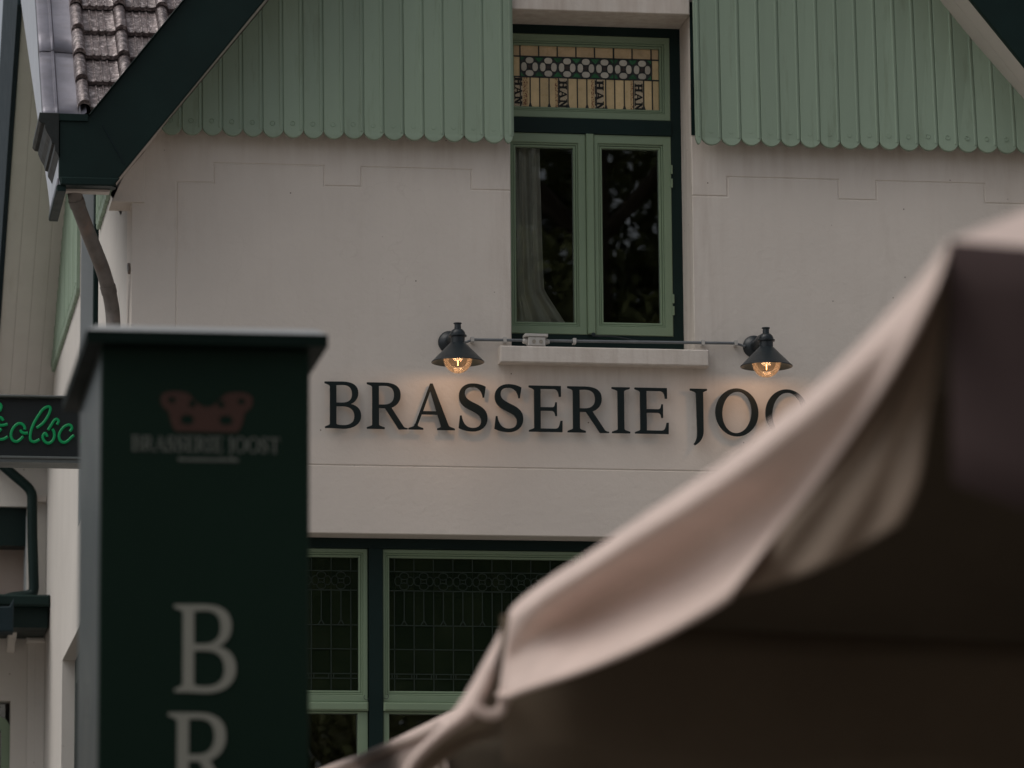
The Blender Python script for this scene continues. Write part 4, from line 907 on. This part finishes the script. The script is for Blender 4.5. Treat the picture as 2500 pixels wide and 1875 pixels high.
# upright word: the upper letters show, the rest run down the panel
zc = 2.688; lh = 0.205
for i, ch in enumerate('BRASSERIE'):
    o_, _h = glyph(ch); wd = max(q[0] for q in o_)
    z = zc - i * 0.2535
    sx_ = 0.90 if ch in 'BR' else 0.85
    if z < 0.3: break
    put_glyph(MB(), ch, -2.4425 - wd * lh * sx_ / 2 - (0.004 if ch == 'R' else 0), z, lh, PY - 0.003, PY - 0.0005, sx_).build('letter', M['sign_white'], py)
tw = 'BRASSERIE JOOST'
tot = sum(ADV[c] for c in tw); size = 0.036; sx_ = 0.352 / (tot * size); x = -2.618; mb = MB()
for ch in tw:
    if ch != ' ': put_glyph(mb, ch, x, 3.256, size, PY - 0.002, PY - 0.0004, sx_, n=3)
    x += ADV[ch] * size * sx_
mb.build('name_lettering', M['sign_dim'], py)
mb = MB(); x = -2.507
while x < -2.372:
    k = random.uniform(0.004, 0.009); mb.box(x, x + k, PY - 0.002, PY - 0.0004, 3.2335, 3.2335 + random.choice((0.007, 0.007, 0.0095))); x += k + 0.0022
mb.build('tagline', M['sign_dim'], py)
# scrolled emblem: a bowl with two curled horns
ex, ez = -2.441, 3.350
em = MB()
def arc(cx, cz, r, a0, a1, n=14): return [(cx + r * math.cos(t), cz + r * math.sin(t)) for t in np.linspace(a0, a1, n)]
half = path([(0, -0.046), (0.072, -0.046), (0.088, -0.030, 0.084, -0.008, 0.092, 0.004), (0.108, 0.010, 0.114, 0.030, 0.104, 0.042), (0.090, 0.052, 0.066, 0.050, 0.048, 0.046), (0.032, 0.040, 0.026, 0.014, 0.0, 0.012)], 6)
outl = [(ex + x, ez + z) for x, z in half] + [(ex - x, ez + z) for x, z in reversed(half[1:-1])]
holes = [ell(ex + sg_ * 0.046, ez - 0.018, 0.017, 0.013, 12) for sg_ in (-1, 1)] + [ell(ex + sg_ * 0.034, ez + 0.020, 0.009, 0.010, 10) for sg_ in (-1, 1)] + [ell(ex + sg_ * 0.082, ez + 0.028, 0.010, 0.008, 10) for sg_ in (-1, 1)]
em.prism(outl, 'y', PY - 0.002, PY - 0.0004, holes=holes).build('emblem', M['sign_rust'], py)

# ------------------------------------------------------------------ parasols
SX = -1.97
def sv(q): return survey(q[0] * 1.1302, q[1] * 1.1302, x=SX)
def parasol(label, x0, x1, y0, y1, ze, apex_z, eave_left, front_mat, sagv, drop=0.24):
    t = thing('parasol', label, 'parasol', ((x0 + x1) / 2, (y0 + y1) / 2, 0), 'parasols on the terrace')
    c = np.array([(x0 + x1) / 2, (y0 + y1) / 2, apex_z])
    def eave(p, q, n=24, s=sagv): return [np.array(p) * (1 - k / n) + np.array(q) * (k / n) + np.array([0, 0, -s * 4 * (k / n) * (1 - k / n)]) for k in range(n + 1)]
    P = [np.array([x0, y0, ze[0]]), np.array([x1, y0, ze[0]]), np.array([x1, y1, ze[1]]), np.array([x0, y1, ze[1]])]
    sides = [('front', eave(P[0], P[1])), ('right', eave(P[1], P[2])), ('back', eave(P[2], P[3])), ('left', eave_left if eave_left is not None else eave(P[3], P[0]))]
    shade_sheet = MB()
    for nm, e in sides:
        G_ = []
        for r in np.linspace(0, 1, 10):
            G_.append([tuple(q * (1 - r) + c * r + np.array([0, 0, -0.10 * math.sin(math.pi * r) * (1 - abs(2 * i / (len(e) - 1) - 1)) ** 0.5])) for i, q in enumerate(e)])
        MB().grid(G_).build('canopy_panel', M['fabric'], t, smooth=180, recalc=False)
        shade_sheet.grid([[(x, y, z - 0.012) for x, y, z in row] for row in G_])
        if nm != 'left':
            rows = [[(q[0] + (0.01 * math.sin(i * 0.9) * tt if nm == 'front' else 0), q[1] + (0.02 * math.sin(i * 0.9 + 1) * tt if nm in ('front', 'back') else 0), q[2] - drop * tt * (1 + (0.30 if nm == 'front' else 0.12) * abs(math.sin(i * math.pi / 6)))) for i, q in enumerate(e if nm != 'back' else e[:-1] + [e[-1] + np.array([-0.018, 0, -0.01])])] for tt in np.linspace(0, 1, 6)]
            solidify(MB().grid(rows).build('valance', front_mat if nm == 'front' else M['valance_shaded'], t, smooth=180), 0.002)
    shade_sheet.build('underside_shade', M['underside_shade'], t, smooth=180)
    MB().tube([(c[0], c[1], 0), (c[0], c[1], apex_z + 0.05)], 0.03, 14).build('pole', M['pole'], t, smooth=60)
    MB().lathe([(0.05, -0.35), (0.06, -0.33), (0.06, -0.27), (0.05, -0.25)], (c[0], c[1], apex_z), 16).build('hub', M['pole'], t)
    MB().box(c[0] - 0.4, c[0] + 0.4, c[1] - 0.4, c[1] + 0.4, 0.0, 0.1).build('foot_plate', M['pole'], t)
    for q in P:
        MB().tube([tuple(c + np.array([0, 0, -0.04])), tuple(q + np.array([0, 0, -0.03]) + (c - q) * 0.02)], 0.012, 8).build('rib', M['pole'], t)
        MB().tube([tuple(c + np.array([0, 0, -0.6])), tuple(q * 0.5 + c * 0.5 + np.array([0, 0, -0.05]))], 0.010, 8).build('strut', M['pole'], t)
    return t

top = [(2052, 520), (2000, 590), (1930, 668), (1850, 752), (1770, 830), (1680, 905), (1580, 985), (1480, 1055), (1380, 1120), (1280, 1190), (1200, 1240), (1135, 1287), (1105, 1315)]
bot = [(1945, 1130), (1880, 1142), (1800, 1165), (1720, 1195), (1640, 1235), (1560, 1298), (1460, 1357), (1370, 1402), (1280, 1440), (1200, 1468), (1140, 1488), (1100, 1503), (1078, 1500)]
T2 = catmull([np.array(q, float) for q in top], 5); B2 = catmull([np.array(q, float) for q in bot], 5)
T3 = [sv(q) for q in T2]
e1 = list(reversed(T3))
pa = parasol('near beige parasol with a sagging left edge and a front flap coloured dark as shade', SX, 1.43, T3[0][1], T3[-1][1] + 0.02, (T3[0][2], T3[-1][2]), 3.62, e1, M['front_shade'], 0.05, 0.30)
n = len(T3); rows = []
NT = 26
sm = lambda x: (lambda y: y * y * (3 - 2 * y))(max(0.0, min(1.0, x)))
def at_(P, u):
    f = max(0.0, min(1.0, u)) * (len(P) - 1); i = min(int(f), len(P) - 2); return P[i] * (1 - f + i) + P[i + 1] * (f - i)
NU = 60
for k in range(NT + 1):
    t = k / NT; row = []
    s0 = 0.40 * t ** 1.15                                        # the fold that ends this stretch of valance
    for i in range(NU + 1):
        s_u = s0 + (1 - s0) * i / NU
        q = at_(T2, s_u) * (1 - t) + at_(B2, s_u) * t
        far = sm((s_u - 0.22) / 0.5)
        d = -0.030 * sm(t / 0.16) + (1 - sm((s_u - 0.55) / 0.45)) * (0.075 * sm((t - 0.12) / 0.55) - 0.030 * sm((t - 0.80) / 0.2))   # roll over the eave cord, then tucked in
        d -= 0.022 * math.exp(-((s_u - s0) / 0.045) ** 2) * sm(t / 0.3)
        d += far * (1 - sm((s_u - 0.66) / 0.34)) * (0.055 * math.sin(math.pi * sm((t - 0.12) / 0.75)) - 0.03 * sm((t - 0.75) / 0.25))
        d += 0.004 * math.sin(2 * math.pi * (s_u * 5.3 + t * 0.8)) * t
        row.append(survey(q[0] * 1.1302, q[1] * 1.1302, x=SX + d))
    rows.append(row)
solidify(MB().grid(rows).build('valance', M['fabric'], pa, smooth=180), 0.003)
MB().tube([(r[0] - 0.002, r[1], r[2]) for r in rows[-1]], 0.006, 8).build('hem', M['fabric'], pa, smooth=180)
# loose return flap with shade coloured in brown at the near corner, folded behind that edge
Rb = catmull([np.array(q, float) for q in ((2050, 524), (2040, 640), (2022, 790), (2000, 930), (1984, 1040), (1945, 1130))], 5)
Lb = [at_(T2, 0.40 * t ** 1.15) * (1 - t) + at_(B2, 0.40 * t ** 1.15) * t for t in np.linspace(0, 1, len(Rb))]
rows = []
for i, (a, b) in enumerate(zip(Lb, Rb)):
    u = i / (len(Rb) - 1); row = []
    for k in range(33):
        v = k / 32; q = a * (1 - v) + b * v; q = q + np.array([0, 22 * math.sin(math.pi * v) * u * u])
        d = 0.030 + 0.0065 * math.sin(2 * math.pi * (v * 2.3 + 0.3 + 0.25 * u)) * u + 0.05 * v * u
        row.append(survey(q[0] * 1.1302, q[1] * 1.1302, x=SX + d))
    rows.append(row)
solidify(MB().grid(rows).build('return_flap', M['return_flap_shaded'], pa, smooth=180), 0.003)
# corner flap hanging at the far end of that edge, with a curled tie
fl = [((1105, 1315), (1114, 1330)), ((1090, 1348), (1108, 1390)), ((1072, 1385), (1104, 1440)), ((1048, 1428), (1106, 1490)), ((1020, 1478), (1106, 1535)), ((985, 1530), (1104, 1580)), ((950, 1570), (1040, 1594)), ((915, 1604), (985, 1626)), ((880, 1645), (945, 1662)), ((860, 1690), (915, 1700))]
Lf = catmull([survey(a[0]*1.1302, a[1]*1.1302, y=-12.40 + 0.0 * i) for i, (a, b) in enumerate(fl)], 3)
Rf = catmull([survey(b[0]*1.1302, b[1]*1.1302, y=-12.40) for i, (a, b) in enumerate(fl)], 3)
rows = []
for i, (a, b) in enumerate(zip(Lf, Rf)):
    row = []
    for k in range(15):
        s = k / 14; q = a * (1 - s) + b * s
        row.append((q[0], q[1] + 0.05 * s - 0.03 * math.sin(math.pi * min(1, s * 2.6)) + 0.02 * math.sin(6 * s + i * 0.2), q[2]))
    rows.append(row)
solidify(MB().grid([r_[:6] for r_ in rows]).build('corner_flap', M['fabric'], pa, smooth=180), 0.003)
solidify(MB().grid([[(x, y + 0.004, z) for x, y, z in r_[5:]] for r_ in rows]).build('shaded_flap', M['flap_shaded'], pa, smooth=180), 0.003)  # right part of the flap, shade put into a darker cloth colour
cp = [survey(a * 1.1302, b * 1.1302, y=-12.47) for a, b in ((1062, 1440), (1046, 1480), (1032, 1508), (1034, 1532), (1056, 1543), (1080, 1538), (1088, 1515), (1100, 1492))]
MB().tube(catmull(cp, 5), [0.012] * 36, 10).build('tie_loop', M['fabric'], pa, smooth=180)

e2 = catmull([survey(x * 1.1302, y * 1.1302, x=SX - 0.01) for x, y in ((690, 1676), (735, 1659), (790, 1640), (850, 1615), (905, 1595), (950, 1574))], 5)
pb_ = parasol('farther beige parasol whose edge shows low beside the pylon sign', SX - 0.01, 1.43, e2[-1][1], e2[0][1] + 0.0, (e2[-1][2], e2[0][2]), 3.45, e2, M['underside_shade'], 0.04)
rows = []
for k in range(9):
    t = k / 8
    rows.append([(q[0] + 0.012 * math.sin(i * 0.55) * t + 0.02 * t, q[1] - 0.02 * t, q[2] - 0.20 * t) for i, q in enumerate(e2)])
solidify(MB().grid(rows).build('valance', M['fabric'], pb_, smooth=180), 0.003)
MB().tube([(q[0] - 0.004, q[1], q[2] + 0.004) for q in e2], 0.013, 8).build('hem', M['fabric'], pb_, smooth=180)

# ------------------------------------------------------------------ trees across the square, mirrored in the panes
def tree(label, x, y, h, r, seed):
    rg = np.random.default_rng(seed)
    t = thing('broadleaf_tree', label, 'tree', (x, y, 0), 'trees across the square')
    tr = MB(); top_z = h * 0.78
    tr.tube([(0, 0, 0), (0.1, 0.05, h * 0.25), (-0.05, 0.1, h * 0.5), (0.1, 0, top_z)], [0.38, 0.30, 0.2, 0.06], 10)
    cl = []
    for i in range(16):
        a = rg.uniform(0, 2 * math.pi); z = rg.uniform(0.28, 0.8) * h; rr = r * rg.uniform(0.55, 1.0) * (1 - 0.55 * abs(z / h - 0.5))
        e = np.array([rr * math.cos(a), rr * math.sin(a), z + rg.uniform(0.4, 1.6)])
        tr.tube([(0, 0, z - 1.0), tuple(e * np.array([.5, .5, 1]) + [0, 0, -0.6]), tuple(e)], [0.12, 0.08, 0.03], 6)
        cl.append((e, rg.uniform(1.1, 1.9)))
    for i in range(52):
        a = rg.uniform(0, 2 * math.pi); z = rg.uniform(0.3, 1.0); rr = r * math.sqrt(rg.uniform(0, 1)) * math.sqrt(max(0.08, 1 - ((z - 0.6) / 0.45) ** 2))
        cl.append((np.array([rr * math.cos(a), rr * math.sin(a), z * h]), rg.uniform(0.9, 1.8)))
    tr.build('trunk', M['bark'], t, smooth=60, local=True)
    N = 620; V, F = [], []
    for c, rad in cl:
        d = rg.normal(size=(N, 3)); d /= np.linalg.norm(d, axis=1)[:, None]
        p = c + d * (rad * rg.uniform(0.35, 1.0, N) ** 0.6)[:, None] * np.array([1, 1, 0.75])
        u = rg.normal(size=(N, 3)); u /= np.linalg.norm(u, axis=1)[:, None]; v = np.cross(u, rg.normal(size=(N, 3))); v /= np.linalg.norm(v, axis=1)[:, None]
        s = rg.uniform(0.06, 0.13, N)[:, None]
        o = len(V); q = np.stack([p - u*s, p + v*s*0.6, p + u*s, p - v*s*0.6], 1).reshape(-1, 3)
        V += q.tolist(); F += [(o + 4*i, o + 4*i + 1, o + 4*i + 2, o + 4*i + 3) for i in range(N)]
    me = bpy.data.meshes.new('crown'); me.from_pydata(V, [], F); me.update()
    link('crown', me, M['leaf'], t, True)
tree('tall dark tree mirrored in the right upper pane', 7.3, -38, 21, 4.8, 1)
tree('tall dark tree mirrored in the left upper pane', 4.6, -44, 23, 4.8, 2)
tree('broad dark tree mirrored in the ground floor windows', 10.5, -42, 18, 4.6, 3)
